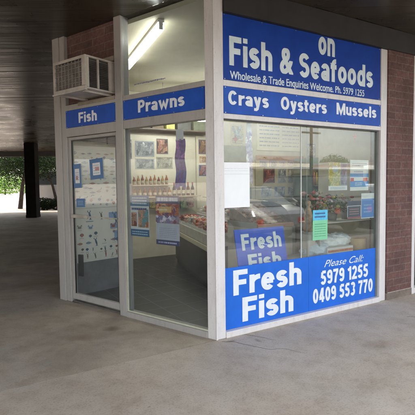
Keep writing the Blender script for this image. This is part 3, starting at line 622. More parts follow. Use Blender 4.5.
# small diamond stickers
for (px, pz, cc, la) in ((.275, 1.905, (.40, .10, .07), 'small red diamond sticker high on the left window pane'), (1.97, 2.0, (.55, .14, .12), 'small red star sticker high on the right window pane')):
    mb = MB(); pts = []
    for k in range(8): a = k * math.pi / 4; rr = .042 if k % 2 == 0 else .018; pts.append((px + rr * math.cos(a), pz + rr * math.sin(a)))
    mb.xz(pts, .0525, .054); solo('sticker', mb, M(cc, .5, .1, 9), la, 'sticker', B, (px, .053, pz))
# hanging ribbons (award sashes)
def sash(label, fr, xc, y, z1, z0, wd, c, seed):
    t = thing('award_sash', label, 'sash', fr, (xc, y, z0), 'long award sashes hanging in the shop'); r = random.Random(seed); mb = MB(); n = 14
    vs_ = []
    for i in range(n + 1):
        z = z1 + (z0 - z1) * i / n; off = .004 * math.sin(i * .7 + seed); k = 1 + .15 * i / n
        vs_ += [(xc - wd / 2 * k + off, y + .006 * math.sin(i * .9), z), (xc + off, y - .006 + .01 * math.sin(i), z - (.0 if i < n else -.05)), (xc + wd / 2 * k + off, y + .006 * math.sin(i * .9), z)]
    mb.add(vs_, [(3 * i + j, 3 * i + 3 + j, 3 * i + 4 + j, 3 * i + 1 + j) for i in range(n) for j in (0, 1)])
    o = part('ribbon', mb, c, t); sm_ = o.modifiers.new('thick', 'SOLIDIFY'); sm_.thickness = .002
    part('white_tab', MB().box(xc - wd * .4, xc + wd * .35, y - .004, y + .004, z1 - .01, z1 + .10), WP, t)
sash('purple and blue award sash hanging behind the fixed glass', A, -.50, .10, 1.93, 1.42, .125, PH((.10, .08, .36), (.34, .10, .34), (.10, .16, .48), 9), 1)
sash('pale lilac sash hanging behind the left street window pane', B, .52, .16, 2.0, 1.45, .075, PH((.42, .36, .58), (.62, .58, .74), (.50, .42, .62), 14), 2)
print('part1 ok')

# ================================================================== inside: fish charts on the partition
def creature(r, cx, cz, L_, kind):
    """flat printed outlines: fish, squid, crab, prawn, shell; lists of polygons"""
    if kind == 'fish':
        s_ = r.choice((-1, 1)); k = r.uniform(.28, .5); b = [(cx + L_ * math.cos(a) * (1.0), cz + L_ * k * math.sin(a) * (1 - .35 * s_ * math.cos(a))) for a in [2 * math.pi * i / 14 for i in range(14)]]
        return [b, [(cx - s_ * L_ * .85, cz), (cx - s_ * L_ * 1.4, cz + L_ * k * .9), (cx - s_ * L_ * 1.25, cz), (cx - s_ * L_ * 1.4, cz - L_ * k * .9)], [(cx - L_ * .2, cz + L_ * k * .8), (cx + L_ * .3, cz + L_ * k * .75), (cx, cz + L_ * k * 1.35)]]
    if kind == 'squid':
        tl = r.uniform(-.25, .25); P_ = [[(cx + L_ * (.24 * math.cos(a) + tl * math.sin(a)), cz + L_ * .72 * math.sin(a)) for a in [2 * math.pi * i / 12 for i in range(12)]]]
        P_.append([(cx - tl * L_ - L_ * .08, cz - L_ * .55), (cx - tl * L_ + L_ * .30, cz - L_ * .98), (cx - tl * L_, cz - L_ * .88), (cx - tl * L_ - L_ * .34, cz - L_ * .98)])
        for s_ in (-1, 1): P_.append([(cx + tl * L_ + s_ * L_ * .10, cz + L_ * .45), (cx + tl * L_ + s_ * L_ * .42, cz + L_ * .75), (cx + tl * L_ + s_ * L_ * .30, cz + L_ * 1.1), (cx + tl * L_ + s_ * L_ * .22, cz + L_ * .78)])
        return P_
    if kind == 'crab':
        P_ = [[(cx + L_ * .6 * math.cos(a), cz + L_ * .4 * math.sin(a)) for a in [2 * math.pi * i / 12 for i in range(12)]]]
        for s_ in (-1, 1):
            for a in (-50, -20, 15): c_, d_ = math.cos(R(a)), math.sin(R(a)); P_.append([(cx + s_ * c_ * L_ * .4, cz + d_ * L_ * .4 - .06 * L_), (cx + s_ * c_ * L_ * 1.1, cz + d_ * L_ - .05 * L_), (cx + s_ * c_ * L_ * .4, cz + d_ * L_ * .4 + .08 * L_)])
            P_.append([(cx + s_ * L_ * .4, cz + L_ * .2), (cx + s_ * L_ * .95, cz + L_ * .5), (cx + s_ * L_ * .6, cz + L_ * .85), (cx + s_ * L_ * .35, cz + L_ * .5)])
        return P_
    if kind == 'prawn':
        a0 = r.uniform(0, 360); o = arc(cx, cz, L_ * .75, L_ * .55, a0, a0 + 170, 9); i_ = arc(cx, cz, L_ * .40, L_ * .30, a0 + 150, a0, 9); return [[o[k], o[k + 1], i_[8 - k], i_[9 - k]] for k in range(9)]
    return [[(cx, cz - L_ * .6)] + arc(cx, cz, L_ * .65, L_ * .55, -10, 190, 9)]
def fishes(mb, mats, x0, x1, z0, z1, nx, nz, y, seed, cols, size=.7, kinds=('fish', 'fish', 'squid', 'crab', 'prawn', 'shell')):
    r = random.Random(seed); cw = (x1 - x0) / nx; ch = (z1 - z0) / nz; k = 0
    for j in range(nz):
        kd = r.choice(kinds)
        for i in range(nx):
            if r.random() < .12: continue
            c = r.choice(cols)
            if c not in mats: mats.append(c)
            mb.m = mats.index(c); cx = x0 + (i + .5 + r.uniform(-.22, .22)) * cw; cz = z0 + (j + .5 + r.uniform(-.2, .2)) * ch
            L_ = min(cw, ch * 1.3) * size * r.uniform(.28, .55)
            for P_ in creature(r, cx, cz, L_, kd if r.random() < .6 else r.choice(kinds)): k += 1; mb.add([(p[0], y - .0003 - (k % 40) * .00002, p[1]) for p in P_], [tuple(range(len(P_)))])
            if r.random() < .6: k += 1; mb.add([(cx - cw * .3, y - .0002, cz - ch * .46), (cx + cw * .25, y - .0002, cz - ch * .46), (cx + cw * .25, y - .0002, cz - ch * .42), (cx - cw * .3, y - .0002, cz - ch * .42)], [(0, 1, 2, 3)])
    mb.m = 0
CH = M((.74, .72, .64), .5, .04, 4)
fc = [M(c, .5, .2, 30) for c in ((.10, .16, .26), (.16, .13, .12), (.30, .12, .10), (.07, .13, .2), (.28, .25, .22), (.22, .32, .42), (.4, .2, .15), (.10, .09, .10))]
mt = [CH]; mb = MB().box(.10, .975, -.012, -.009, .44, 1.16)
fishes(mb, mt, .26, .97, .47, .64, 8, 2, -.0125, 3, fc[:4], 1.0, ('squid', 'squid', 'shell')); fishes(mb, mt, .22, .97, .66, .94, 6, 3, -.0125, 4, fc, .95); fishes(mb, mt, .3, .9, .95, 1.14, 3, 1, -.0125, 5, fc[:2], .95, ('crab', 'squid'))
c9 = M((.25, .38, .6), .5, .2, 9); mt.append(c9); mb.m = mt.index(c9)
for q in ((.72, .95, .99, 1.09), (.74, .95, .86, .93), (.80, .92, .72, .83)): mb.quadxz(*q, -.0122)
solo('crab_chart', mb, mt, 'pale chart of crabs and shellfish hanging low behind the glass door', 'chart', P, (.5, -.01, .44))
mt = [CH]; mb = MB().box(.06, .975, -.012, -.009, 1.165, 1.99)
fl_ = [M(c, .5, .2, 30) for c in ((.42, .44, .46), (.34, .36, .42), (.52, .42, .36), (.58, .50, .32), (.25, .28, .34), (.45, .5, .52), (.50, .32, .28))]
fishes(mb, mt, .10, .96, 1.18, 1.92, 8, 13, -.0125, 6, fl_ + fc[5:7], 1.05, ('fish', 'fish', 'fish', 'prawn', 'shell'))
mb.m = mt.index(fc[4]) if fc[4] in mt else 0
for q in ((.06, .975, 1.975, 1.985), (.35, .9, 1.93, 1.955)): mb.quadxz(*q, -.0122)
mb.m = 0
solo('fish_chart', mb, mt, 'tall pale chart of many small fish hanging high behind the glass door', 'chart', P, (.5, -.01, 1.165))
solo('picture_strip', MB().box(.10, .22, -.03, -.012, 2.02, 2.3).box(.24, .70, -.03, -.012, 2.05, 2.3).box(.72, .97, -.03, -.012, 2.03, 2.3), M((.10, .085, .08), .4, .5, 6),
     'row of dark photos pinned over the fish chart', 'photo', P, (.5, -.02, 2.02))

# rear wall boards (B frame, wall face at y = 4.5)
YW = 4.5
solo('notice_board', MB().box(.70, 2.33, YW - .03, YW - .002, 1.22, 2.42, .004), M((.72, .68, .54), .5, .05, 5), 'cream notice board carrying food pictures on the rear wall', 'board', B, (1.5, YW - .02, 1.22))
pg = 'pictures on the cream notice board'
def pic(label, x0, x1, z0, z1, c, patches=(), y=YW - .032, name='picture', g=pg):
    c2 = patches[0][4] if patches else tuple(v * 2 for v in c); c3 = patches[1][4] if len(patches) > 1 else tuple(v * .5 for v in c)
    return poster(name, label, B, x0, x1, z0, z1, y - .004, M(tuple(min(.7, v * 1.3 + .08) for v in c), .45, .2, 14), [(.06, .94, .07, .93, PH(c, c2, c3, 15))], 'picture', g)
pic('narrow grey blue picture at the left end of the notice board', .80, .93, 1.95, 2.32, (.14, .18, .22), [(.1, .9, .5, .9, (.28, .33, .36))])
pic('wide grey picture of boats in the upper row of the notice board', 1.0, 1.40, 2.0, 2.30, (.20, .24, .27), [(.1, .8, .4, .8, (.40, .44, .45)), (.3, .6, .1, .5, (.10, .13, .16)), (.6, .95, .2, .4, (.35, .37, .33))])
pic('dark portrait picture highest on the notice board', 1.45, 1.70, 2.06, 2.36, (.06, .04, .04), [(.25, .75, .3, .8, (.36, .15, .10)), (.35, .6, .5, .7, (.5, .32, .22))])
pic('grey picture strip in the lower row of the notice board', 1.0, 1.40, 1.76, 1.96, (.24, .26, .26), [(.1, .4, .2, .8, (.10, .12, .14)), (.5, .9, .3, .6, (.42, .44, .42))])
pic('olive grey picture right of the lower row on the notice board', 1.44, 1.80, 1.77, 2.0, (.26, .26, .20), [(.1, .4, .2, .8, (.42, .40, .3)), (.5, .9, .3, .6, (.12, .12, .10))])
solo('menu_panel', MB().box(2.36, 2.72, YW - .03, YW - .002, .95, 2.45), M((.76, .70, .54), .5, .05, 5), 'narrow cream panel with three badges on the rear wall', 'panel', B, (2.5, YW - .02, .95))
g2 = 'badges on the narrow cream panel'
pic('dark badge at the top of the narrow cream panel', 2.41, 2.67, 2.08, 2.38, (.07, .05, .08), [(.1, .9, .3, .5, (.3, .16, .07)), (.2, .8, .6, .9, (.22, .15, .12))], g=g2, name='badge')
pic('orange badge in the middle of the narrow cream panel', 2.43, 2.65, 1.90, 2.03, (.42, .17, .06), [(.2, .8, .4, .6, (.75, .6, .4))], g=g2, name='badge')
pic('navy badge lowest on the narrow cream panel', 2.41, 2.67, 1.62, 1.85, (.04, .05, .16), [(.0, 1, .0, .25, (.40, .12, .06)), (.2, .8, .5, .8, (.25, .25, .4))], g=g2, name='badge')
# wall shelf with sauce bottles
solo('wall_shelf', MB().box(.85, 2.3, YW - .30, YW - .034, 1.20, 1.225, .003).box(.85, 1.7, YW - .25, YW - .034, 1.43, 1.45, .003), M((.5, .42, .3), .6, .1, 6), 'two level timber shelf of sauce bottles on the rear wall', 'shelf', B, (1.5, YW - .2, 1.2))
def bottle(x, y, z, h, r_, c, cap, label, g):
    t = thing('bottle', label, 'bottle', B, (x, y, z), g)
    part('glass_body', MB().lathe(x, y, [(0, z), (r_, z), (r_, z + h * .55), (r_ * .45, z + h * .75), (r_ * .4, z + h * .93), (0, z + h * .93)], 12), M(c, .2, .2, 20), t)
    part('cap', MB().lathe(x, y, [(r_ * .5, z + h * .9), (r_ * .5, z + h), (0, z + h)], 10), M(cap, .4, .1, 20), t)
    part('paper_label', MB().lathe(x, y, [(r_ * 1.03, z + h * .15), (r_ * 1.03, z + h * .42)], 12), M((.62, .55, .42), .5, .3, 30), t)
ORD = ['first','second','third','fourth','fifth','sixth','seventh','eighth','ninth','tenth','eleventh','twelfth','thirteenth']
bc = [((.30, .10, .03), 'amber'), ((.38, .17, .05), 'orange'), ((.22, .06, .03), 'brown'), ((.40, .26, .10), 'mustard coloured'), ((.04, .025, .02), 'dark'), ((.10, .015, .015), 'dark red')]
for i in range(9):
    c, nm = bc[i % 4]; bottle(.92 + i * .085, YW - .15, 1.452, .16 + .02 * (i % 3), .03, c, (.6, .5, .3), f'{nm} sauce bottle on the upper wall shelf, {ORD[i]} from the left', 'bottles on the upper wall shelf')
for i in range(13):
    c, nm = (bc[(i * 3) % 4] if i < 8 else bc[4 + i % 2]); h_ = (.17 if i < 8 else .26)
    bottle(.92 + i * .105, YW - .16, 1.227, h_, .034, c, (.5, .1, .08) if i > 7 else (.6, .5, .3), f'{nm} {"tall" if i > 7 else "short"} bottle on the lower wall shelf, {ORD[i]} from the left', 'bottles on the lower wall shelf')
solo('wall_cabinet', MB().box(2.80, 3.55, YW - .35, YW - .002, .95, 2.25, .008), M((.20, .21, .16), .5, .2, 4), 'olive grey cabinet beside the cream panel on the rear wall', 'cabinet', B, (3.1, YW - .2, .95))
solo('high_shelf', MB().box(.25, 2.6, YW - .32, YW - .002, 2.50, 2.525), M((.16, .13, .10), .6, .2, 4), 'dark high shelf above the cream notice board', 'shelf', B, (1.5, YW - .2, 2.5))
for i, (xa, wd_, h_, c, nm) in enumerate(((.42, .22, .20, (.10, .05, .03), 'dark brown'), (.68, .16, .24, (.40, .20, .08), 'orange tan'), (.88, .34, .17, (.06, .05, .045), 'black'), (1.26, .24, .25, (.14, .10, .06), 'olive brown'), (1.56, .18, .2, (.55, .5, .14), 'yellow'), (1.80, .30, .16, (.12, .12, .11), 'charcoal'), (2.16, .3, .22, (.22, .24, .16), 'grey green'))):
    solo('storage_box', MB().box(xa, xa + wd_, YW - .28, YW - .04, 2.526, 2.526 + h_, .006), M(c, .6, .2, 9), f'{nm} box standing on the dark high shelf above the notice board', 'box', B, (xa + wd_ / 2, YW - .15, 2.526), 'boxes on the dark high shelf')
for i in range(8):
    xa = .9 + i * .17; c = ((.62, .60, .50), (.40, .10, .06), (.60, .50, .12), (.10, .25, .30), (.55, .32, .14), (.58, .56, .54), (.16, .30, .14), (.45, .14, .20))[i]; nm = ('cream', 'red', 'yellow', 'teal', 'orange', 'white', 'green', 'crimson')[i]
    t = thing('snack_packet', f'{nm} packet hanging under the lower bottle shelf', 'packet', B, (xa, YW - .12, .95), 'packets hanging under the bottle shelf')
    part('packet', MB().box(xa, xa + .13, YW - .14, YW - .11, .96 + .02 * (i % 3), 1.17, .008), PH(c, tuple(v * .6 for v in c), (.6, .56, .5), 20), t); part('hook', MB().box(xa + .06, xa + .066, YW - .128, YW - .122, 1.171, 1.198), STEEL, t)
# picture board seen through the street window
solo('picture_board', MB().box(3.9, 5.35, YW - .04, YW - .002, 1.05, 2.06, .004), M((.56, .50, .36), .5, .08, 5), 'wide tan picture board on the rear wall seen through the street window', 'board', B, (4.6, YW - .02, 1.05))
solo('board_header', MB().box(3.9, 5.35, YW - .06, YW - .042, 1.99, 2.08), M((.45, .17, .05), .5, .1, 6), 'orange header strip along the top of the wide picture board', 'strip', B, (4.6, YW - .05, 1.99))
g3 = 'pictures on the wide tan board'
for i, (cx, c, nm) in enumerate(((4.12, (.20, .26, .42), 'pale blue'), (4.4, (.10, .12, .28), 'navy'), (4.68, (.30, .24, .42), 'lilac'), (4.96, (.16, .12, .3), 'purple'), (5.2, (.22, .12, .2), 'plum'))):
    pic(f'small {nm} card in the top row of the wide tan board', cx - .11, cx + .11, 1.82, 1.97, c, [(.15, .85, .3, .7, (.5, .5, .62))], YW - .044, 'card', g3)
for i, (cx, wd, c, c2, nm) in enumerate(((4.28, .34, (.10, .03, .02), (.4, .08, .05), 'dark red'), (4.68, .24, (.22, .24, .26), (.5, .5, .5), 'grey'), (4.95, .2, (.16, .17, .12), (.4, .4, .35), 'olive'), (5.2, .2, (.2, .09, .08), (.4, .28, .3), 'brown'))):
    pic(f'{nm} food photo in the middle row of the wide tan board', cx - wd / 2, cx + wd / 2, 1.45, 1.78, c, [(.2, .8, .2, .7, c2), (.35, .6, .4, .9, c)], YW - .044, 'photo', g3)
for i, (cx, c, nm) in enumerate(((4.2, (.30, .33, .38), 'pale grey'), (4.6, (.16, .22, .34), 'slate blue'), (5.0, (.32, .3, .28), 'stone coloured'))):
    pic(f'{nm} photo in the bottom row of the wide tan board', cx - .16, cx + .16, 1.12, 1.36, c, [(.1, .5, .3, .8, (.5, .5, .5)), (.5, .9, .1, .5, (.12, .15, .22))], YW - .044, 'photo', g3)

wb = poster('whiteboard', 'pale board with rows of scribbled writing above the tan picture board', B, 3.95, 5.3, 2.2, 2.95, YW - .03, CRM, lines(.05, .5, .1, .92, 7, (.30, .30, .36), .35, 12) + lines(.55, .95, .1, .92, 7, (.36, .33, .36), .3, 13), 'board', th=.02)
df_ = thing('drinks_fridge', 'tall drinks fridge with coloured bottles by the rear wall behind the flowers', 'fridge', B, (5.05, 3.7, 0))
part('cabinet', MB().box(4.7, 5.4, 3.52, 4.1, .013, 2.0, .01), M((.10, .13, .11), .4, .2, 5), df_)
part('header', MB().box(4.7, 5.4, 3.49, 3.515, 1.78, 1.98), M((.05, .16, .10), .4, .1, 8), df_)
for i, z_ in enumerate((.25, .63, 1.01, 1.39)):
    mbx = MB(); mtx = []
    for k in range(9):
        c_ = M(random.choice(((.5, .08, .05), (.55, .4, .06), (.05, .22, .10), (.08, .12, .35), (.45, .45, .42), (.3, .12, .05))), .3, .2, 20)
        if c_ not in mtx: mtx.append(c_)
        mbx.m = mtx.index(c_); mbx.lathe(4.76 + k * .073, 3.49, [(0, z_), (.028, z_), (.028, z_ + .17), (.012, z_ + .24), (.012, z_ + .28), (0, z_ + .28)], 8)
    part('bottle_row', mbx, mtx, df_); part('shelf', MB().box(4.73, 5.37, 3.45, 3.515, z_ - .02, z_ - .004), STEEL, df_)
for i, (xa, za, wd_, hd_, c1_, c2_, nm) in enumerate(((3.25, 2.3, .35, .45, (.5, .45, .3), (.2, .25, .3), 'tan and blue'), (3.62, 1.5, .22, .32, (.55, .5, .5), (.3, .1, .1), 'pink'), (3.62, 1.9, .22, .3, (.2, .3, .4), (.5, .5, .5), 'blue grey'), (5.45, 1.3, .35, .5, (.5, .45, .2), (.2, .3, .2), 'yellow green'), (5.5, 2.0, .3, .4, (.3, .3, .4), (.6, .55, .5), 'lilac'))):
    poster('wall_notice', f'{nm} notice pinned on the rear wall near the tan picture board', B, xa, xa + wd_, za, za + hd_, YW - .012, M(c1_, .5, .2, 8), [(.08, .92, .3, .92, PH(c1_, c2_, (.4, .4, .38), 13))] + lines(.1, .9, .05, .25, 2, (.2, .2, .25), .4, i), 'notice', 'notices around the tan picture board')
# ================================================================== display counters
def prawns(mb, xs, ys, z, n, r=.03, sq=(1.3, .8, .6)):
    for _ in range(n): mb.blob((random.uniform(*xs), random.uniform(*ys), z + random.uniform(0, .10)), r * random.uniform(.6, 1.2), .25, 1, sq)
    return mb
SEA = [(M((.72, .22, .12), .35, .4, 25), 'orange cooked prawns'), (M((.78, .42, .34), .35, .3, 25), 'pink salmon pieces'), (M((.70, .66, .62), .3, .2, 25), 'white fish fillets'), (M((.40, .05, .04), .35, .4, 25), 'deep red tuna pieces')]
k0 = thing('display_counter', 'long refrigerated seafood counter running back behind the fixed glass', 'counter', K, (1.0, -.4, 0))
# K frame: x runs away from the viewer, -y is to the right (inside the counter)
def K_(mb): return mb
kx0, kx1 = -.02, 2.3
part('base', MB().box(kx0, kx1, -.86, -.02, .10, .62), M((.045, .045, .05), .4, .15, 5), k0)
part('kick', MB().box(kx0 + .02, kx1, -.82, -.05, .012, .098), DARKM, k0)
part('trim', MB().box(kx0, kx1, -.019, .01, .56, .625, .004), M((.72, .66, .50), .35, .06, 8), k0)
part('tray_bed', MB().box(kx0 + .02, kx1, -.84, -.03, .622, .765), M((.70, .66, .62), .4, .15, 12, .3), k0)
gc = MB(); prof = [(-.02, .63), (-.03, .85), (-.10, 1.05), (-.24, 1.17), (-.42, 1.21), (-.548, 1.222)]
for (a, b), (c, d) in zip(prof, prof[1:]): gc.add([(kx0, a, b), (kx1, a, b), (kx1, c, d), (kx0, c, d)], [(0, 1, 2, 3)])
g_ = part('curved_glass', gc, CASEGLASS, k0); sm_ = g_.modifiers.new('thick', 'SOLIDIFY'); sm_.thickness = .006
part('top', MB().box(kx0, kx1, -.86, -.55, 1.20, 1.225, .004), M((.60, .57, .52), .4, .15, 6), k0)
part('rear_panel', MB().box(kx0, kx1, -.86, -.84, .70, 1.20), M((.66, .52, .46), .4, .25, 9), k0)
for i in range(7):
    xa = kx0 + .03 + i * .32
    for j, (ya, yb) in enumerate(((-.40, -.06), (-.8, -.44))):
        zt = .767 + .15 * j; m_, nm = SEA[(0, 3, 1, 0, 2, 1, 3)[i] if j == 0 else (1, 0, 2, 3, 1, 0, 2)[i]]; place = ['nearest the door end', 'second along', 'third along', 'fourth along', 'fifth along', 'sixth along', 'at the far end'][i]; row = 'front' if j == 0 else 'back'
        t = thing('tray', f'tray of {nm}, {place}, {row} row of the long counter', 'tray', K, (xa + .14, (ya + yb) / 2, .702), 'seafood trays in the long counter')
        part('dish', MB().box(xa, xa + .28, ya, yb, zt, zt + .01).box(xa, xa + .01, ya, yb, zt + .011, zt + .038).box(xa + .27, xa + .28, ya, yb, zt + .011, zt + .038).box(xa + .011, xa + .269, yb - .01, yb, zt + .011, zt + .038).box(xa + .011, xa + .269, ya, ya + .01, zt + .011, zt + .038), WHITE, t)
        part('seafood', prawns(MB(), (xa + .03, xa + .25), (ya + .03, yb - .03), zt + .035, 95, .036), m_, t)
for i in range(7):
    xa = kx0 + .17 + i * .32
    solo('price_ticket', MB().box(xa - .04, xa + .04, -.10, -.097, .83, .90), M((.80, .80, .55) if i % 2 else (.82, .82, .80), .5, .05, 9), f'{"yellow" if i % 2 else "white"} price ticket standing in the front trays, {ORD[i]} along the long counter', 'ticket', K, (xa, -.1, .83), 'price tickets in the long counter')
part('rear_step', MB().box(kx0 + .03, kx1, -.835, -.42, .766, .915), M((.68, .70, .72), .4, .15, 12, .3), k0)
solo('price_rail', MB().box(kx0, kx1, -.055, -.045, .70, .735), M((.6, .62, .6), .4, .3, 30), 'pale price rail along the front glass of the long counter', 'rail', K, (1, -.05, .66))
# second counter parallel to the street window
k2 = thing('display_counter', 'pale grey counter with curved dark glass lid behind the street window', 'counter', B, (2.0, 1.7, 0))
cb_ = MB(); cb_.box(1.62, 2.55, 1.30, 2.0, .10, .93)
part('base', cb_, M((.50, .47, .40), .5, .08, 5), k2)
tl = MB()
for i in range(3):
    for j in range(3): tl.box(1.63 + i * .305, 1.63 + i * .305 + .295, 1.288, 1.2995, .13 + j * .265, .13 + j * .265 + .255, .003)
part('front_panels', tl, M((.56, .53, .45), .4, .12, 4), k2)
part('kick', MB().box(1.65, 2.52, 1.34, 1.98, .012, .098), DARKM, k2)
part('worktop', MB().box(1.60, 2.57, 1.27, 2.02, .932, .965, .005), M((.60, .57, .50), .35, .1, 6), k2)
lid = MB(); prof = [(1.50, .97), (1.52, 1.08), (1.60, 1.17), (1.72, 1.22), (1.88, 1.22), (2.0, 1.16), (2.0, .97)]
n = len(prof); lid.add([(1.64, a, b) for a, b in prof] + [(2.53, a, b) for a, b in prof], [(i, i + 1, n + i + 1, n + i) for i in range(n - 1)] + [tuple(range(n)), tuple(range(n, 2 * n))[::-1]])
part('lid', lid, M((.06, .07, .07), .15, .2, 6), k2, bevel=.02)
part('lid_trim', MB().box(1.63, 2.54, 1.475, 1.495, .968, .99, .003), M((.35, .24, .18), .4, .1, 8), k2)
# slanted freezer lid near the corner (brownish glass with timber coloured trim)
k3 = thing('chest_freezer', 'chest freezer with slanted brown glass lid behind the left window pane', 'freezer', B, (.75, .9, 0))
part('cabinet', MB().box(.97, 1.52, .62, 1.25, .10, .93, .01), M((.55, .50, .42), .45, .1, 5), k3)
part('kick', MB().box(1.0, 1.49, .66, 1.22, .012, .098), DARKM, k3)
sl_ = MB().prism([(0, 0)], 0, 0) if False else MB()
sl_.add([(.99, .64, .96), (1.50, .64, .96), (1.50, 1.23, 1.20), (.99, 1.23, 1.20), (.99, .64, .935), (1.50, .64, .935), (1.50, 1.23, .935), (.99, 1.23, .935)], [(0, 1, 2, 3), (4, 7, 6, 5), (0, 4, 5, 1), (1, 5, 6, 2), (2, 6, 7, 3), (3, 7, 4, 0)])
part('inner_bed', sl_, M((.30, .22, .18), .5, .3, 9), k3)
hp = MB()
for _ in range(170):
    a_ = random.uniform(1.02, 1.47); u_ = random.uniform(.08, .95); hp.m = random.choice((0, 0, 1, 2, 3)); hp.blob((a_, .64 + .59 * u_, .965 + .24 * u_), random.uniform(.018, .036), .25, 1, (1.3, .9, .6))
hp.m = 0
part('frozen_seafood', hp, [M((.34, .15, .10), .4, .4, 20), M((.45, .25, .18), .4, .4, 20), M((.20, .12, .10), .4, .4, 20), M((.5, .42, .36), .4, .3, 20)], k3)
lg_ = MB().add([(.98, .63, 1.0), (1.51, .63, 1.0), (1.51, 1.24, 1.255), (.98, 1.24, 1.255)], [(0, 1, 2, 3)]); lo_ = part('lid', lg_, mat_glass('freezer_lid_glass', .002, (.82, .76, .72), .3, .03), k3); so_ = lo_.modifiers.new('thick', 'SOLIDIFY'); so_.thickness = .006
part('lid_frame', MB().box(.972, .985, .62, 1.25, .93, 1.0), STEEL, k3)
part('lid_trim', MB().box(.97, 1.52, .60, .632, .935, .985, .004), M((.42, .22, .15), .4, .15, 8), k3)
bgm = M((.62, .64, .62), .5, .15, 12, .4)
solo('paper_parcel', MB().blob((1.95, 1.38, 1.0), .11, .14, 2, (1.3, .7, .32)), M((.72, .70, .62), .6, .1, 12, .3), 'crumpled white paper parcel on the front edge of the grey counter', 'parcel', B, (1.95, 1.38, .966))
qc = MB(); pf = [(.66, .94), (.67, 1.02), (.74, 1.12), (.86, 1.185), (1.02, 1.21), (1.24, 1.21), (1.24, .94)]; n = len(pf)
qc.add([(1.525, a, b) for a, b in pf] + [(1.80, a, b) for a, b in pf], [(i, i + 1, n + i + 1, n + i) for i in range(n - 1)] + [tuple(range(n)), tuple(range(n, 2 * n))[::-1]])
part('curved_hood', qc, M((.07, .08, .085), .2, .2, 6), k3, bevel=.012)
part('hood_base', MB().box(1.525, 1.78, .66, 1.24, .012, .935), M((.30, .28, .25), .5, .1, 6), k3)
# shelf and goods in the right pane
ws = thing('window_shelf', 'white wire shelf across the right window pane', 'shelf', B, (2.2, .38, .985))
part('board', MB().box(1.58, 2.597, .22, .56, .985, .999, .003), M((.66, .64, .60), .4, .08, 6), ws)
part('bracket', MB().box(1.585, 1.60, .23, .55, .64, .984), STEEL, ws)
sh2 = solo('display_bench', MB().box(1.25, 2.595, .17, .62, .55, .585, .004).box(1.27, 1.30, .19, .22, .013, .549).box(2.55, 2.58, .19, .22, .013, .549).box(1.27, 1.30, .57, .6, .013, .549).box(2.55, 2.58, .57, .6, .013, .549), M((.5, .5, .48), .5, .1, 6),
           'low bench inside the right window pane carrying bags and boxes', 'bench', B, (1.9, .4, 0))
from mathutils import noise as NZ
def crumple(mb, c, r_, sq):
    bm = bmesh.new(); bmesh.ops.create_icosphere(bm, subdivisions=4, radius=1)
    for v in bm.verts:
        p = v.co * 1.9 + Vector(c) * 7; k = 1 + .30 * (abs(NZ.noise(p)) - .2) + .22 * (abs(NZ.noise(p * 2.6)) - .15) + .06 * NZ.noise(p * 7)
        v.co = Vector((c[0] + v.co.x * r_ * k * sq[0], c[1] + v.co.y * r_ * k * sq[1], c[2] + v.co.z * r_ * k * sq[2] * (1.0 if v.co.z < 0 else 1.15)))
    return mb.bm(bm, True)
def bag(x, y, z, r_, label, c=(.66, .70, .72)):
    mb = crumple(MB(), (x, y, z + r_ * .52), r_, (1.25, .9, .62)); s = solo('plastic_bag', mb, M(c, .35, .12, 15, .5), label, 'bag', B, (x, y, z), 'white bags on the low bench'); return s
bag(1.62, .34, .587, .15, 'crumpled pale blue bag at the left of the low bench', (.52, .62, .72)); bag(1.92, .45, .62, .16, 'large crumpled white bag in the middle of the low bench'); bag(2.10, .42, .66, .14, 'white bag behind the paper roll on the low bench'); bag(2.28, .5, .59, .12, 'small white bag at the right rear of the low bench')
cbx = thing('carton', 'white carton with orange stripes at the front of the low bench', 'box', B, (1.93, .25, .586))
part('box', MB().box(1.66, 2.10, .18, .32, .587, .70, .004), M((.66, .64, .60), .6, .08, 8), cbx); part('stripe', MB().box(1.67, 2.09, .1775, .1795, .645, .672), M((.55, .17, .06), .5, .3, 20), cbx)
pr = thing('paper_roll', 'tan roll of wrapping paper standing on the low bench', 'roll', B, (2.33, .3, .586))
part('roll', MB().lathe(2.33, .3, [(.02, .587), (.105, .587), (.105, .755), (.02, .755), (.02, .587)], 28), M((.52, .36, .20), .8, .1, 12), pr); part('core', MB().lathe(2.33, .3, [(.0, .588), (.018, .588), (.018, .757), (.0, .757)], 12), M((.3, .2, .12), .8, .1, 12), pr)
cx_ = thing('brown_carton', 'tall dark brown carton standing behind the notices under the shelf', 'box', B, (1.75, .6, .0))
part('box', MB().box(1.60, 1.86, .63, .85, .012, .95), M((.10, .075, .06), .7, .2, 6), cx_)
# flowers in pots on the shelf
def flowers(x, y, z, label, cols, n=26, r_=.12, h=.2):
    t = thing('flower_arrangement', label, 'flowers', B, (x, y, z), 'flower arrangements on the window shelf')
    part('pot', MB().lathe(x, y, [(0, z), (.05, z), (.065, z + .09), (.055, z + .09), (.05, z + .03), (0, z + .03)], 14), M((.25, .24, .22), .6, .1, 8), t)
    part('foliage', MB().leaves((x, y, z + h * .8), r_, 220, .022, (1.1, .8, .9)), mat_leaf_g, t)
    for k in range(n):
        a = random.uniform(0, 6.28); q = r_ * random.uniform(.2, 1.05); c = cols[k % len(cols)]
        part('bloom', MB().blob((x + q * math.cos(a) * 1.1, y + q * math.sin(a) * .8, z + h * .75 + random.uniform(-.05, .13)), random.uniform(.018, .032), .25, 1, (1, 1, .7)), M(c, .6, .3, 40), t)
mat_leaf_g = mat_leaf('pot_leaves', (.06, .12, .05))
flowers(1.64, .38, 1.0, 'red and pink flower arrangement at the left end of the window shelf', [(.5, .07, .06), (.6, .3, .25), (.65, .5, .42), (.5, .3, .1)], 30, .15, .30)
flowers(1.95, .38, 1.0, 'flower arrangement with yellow and pink blooms in the middle of the window shelf', [(.62, .56, .14), (.55, .22, .25), (.6, .35, .3)], 16, .13, .26)
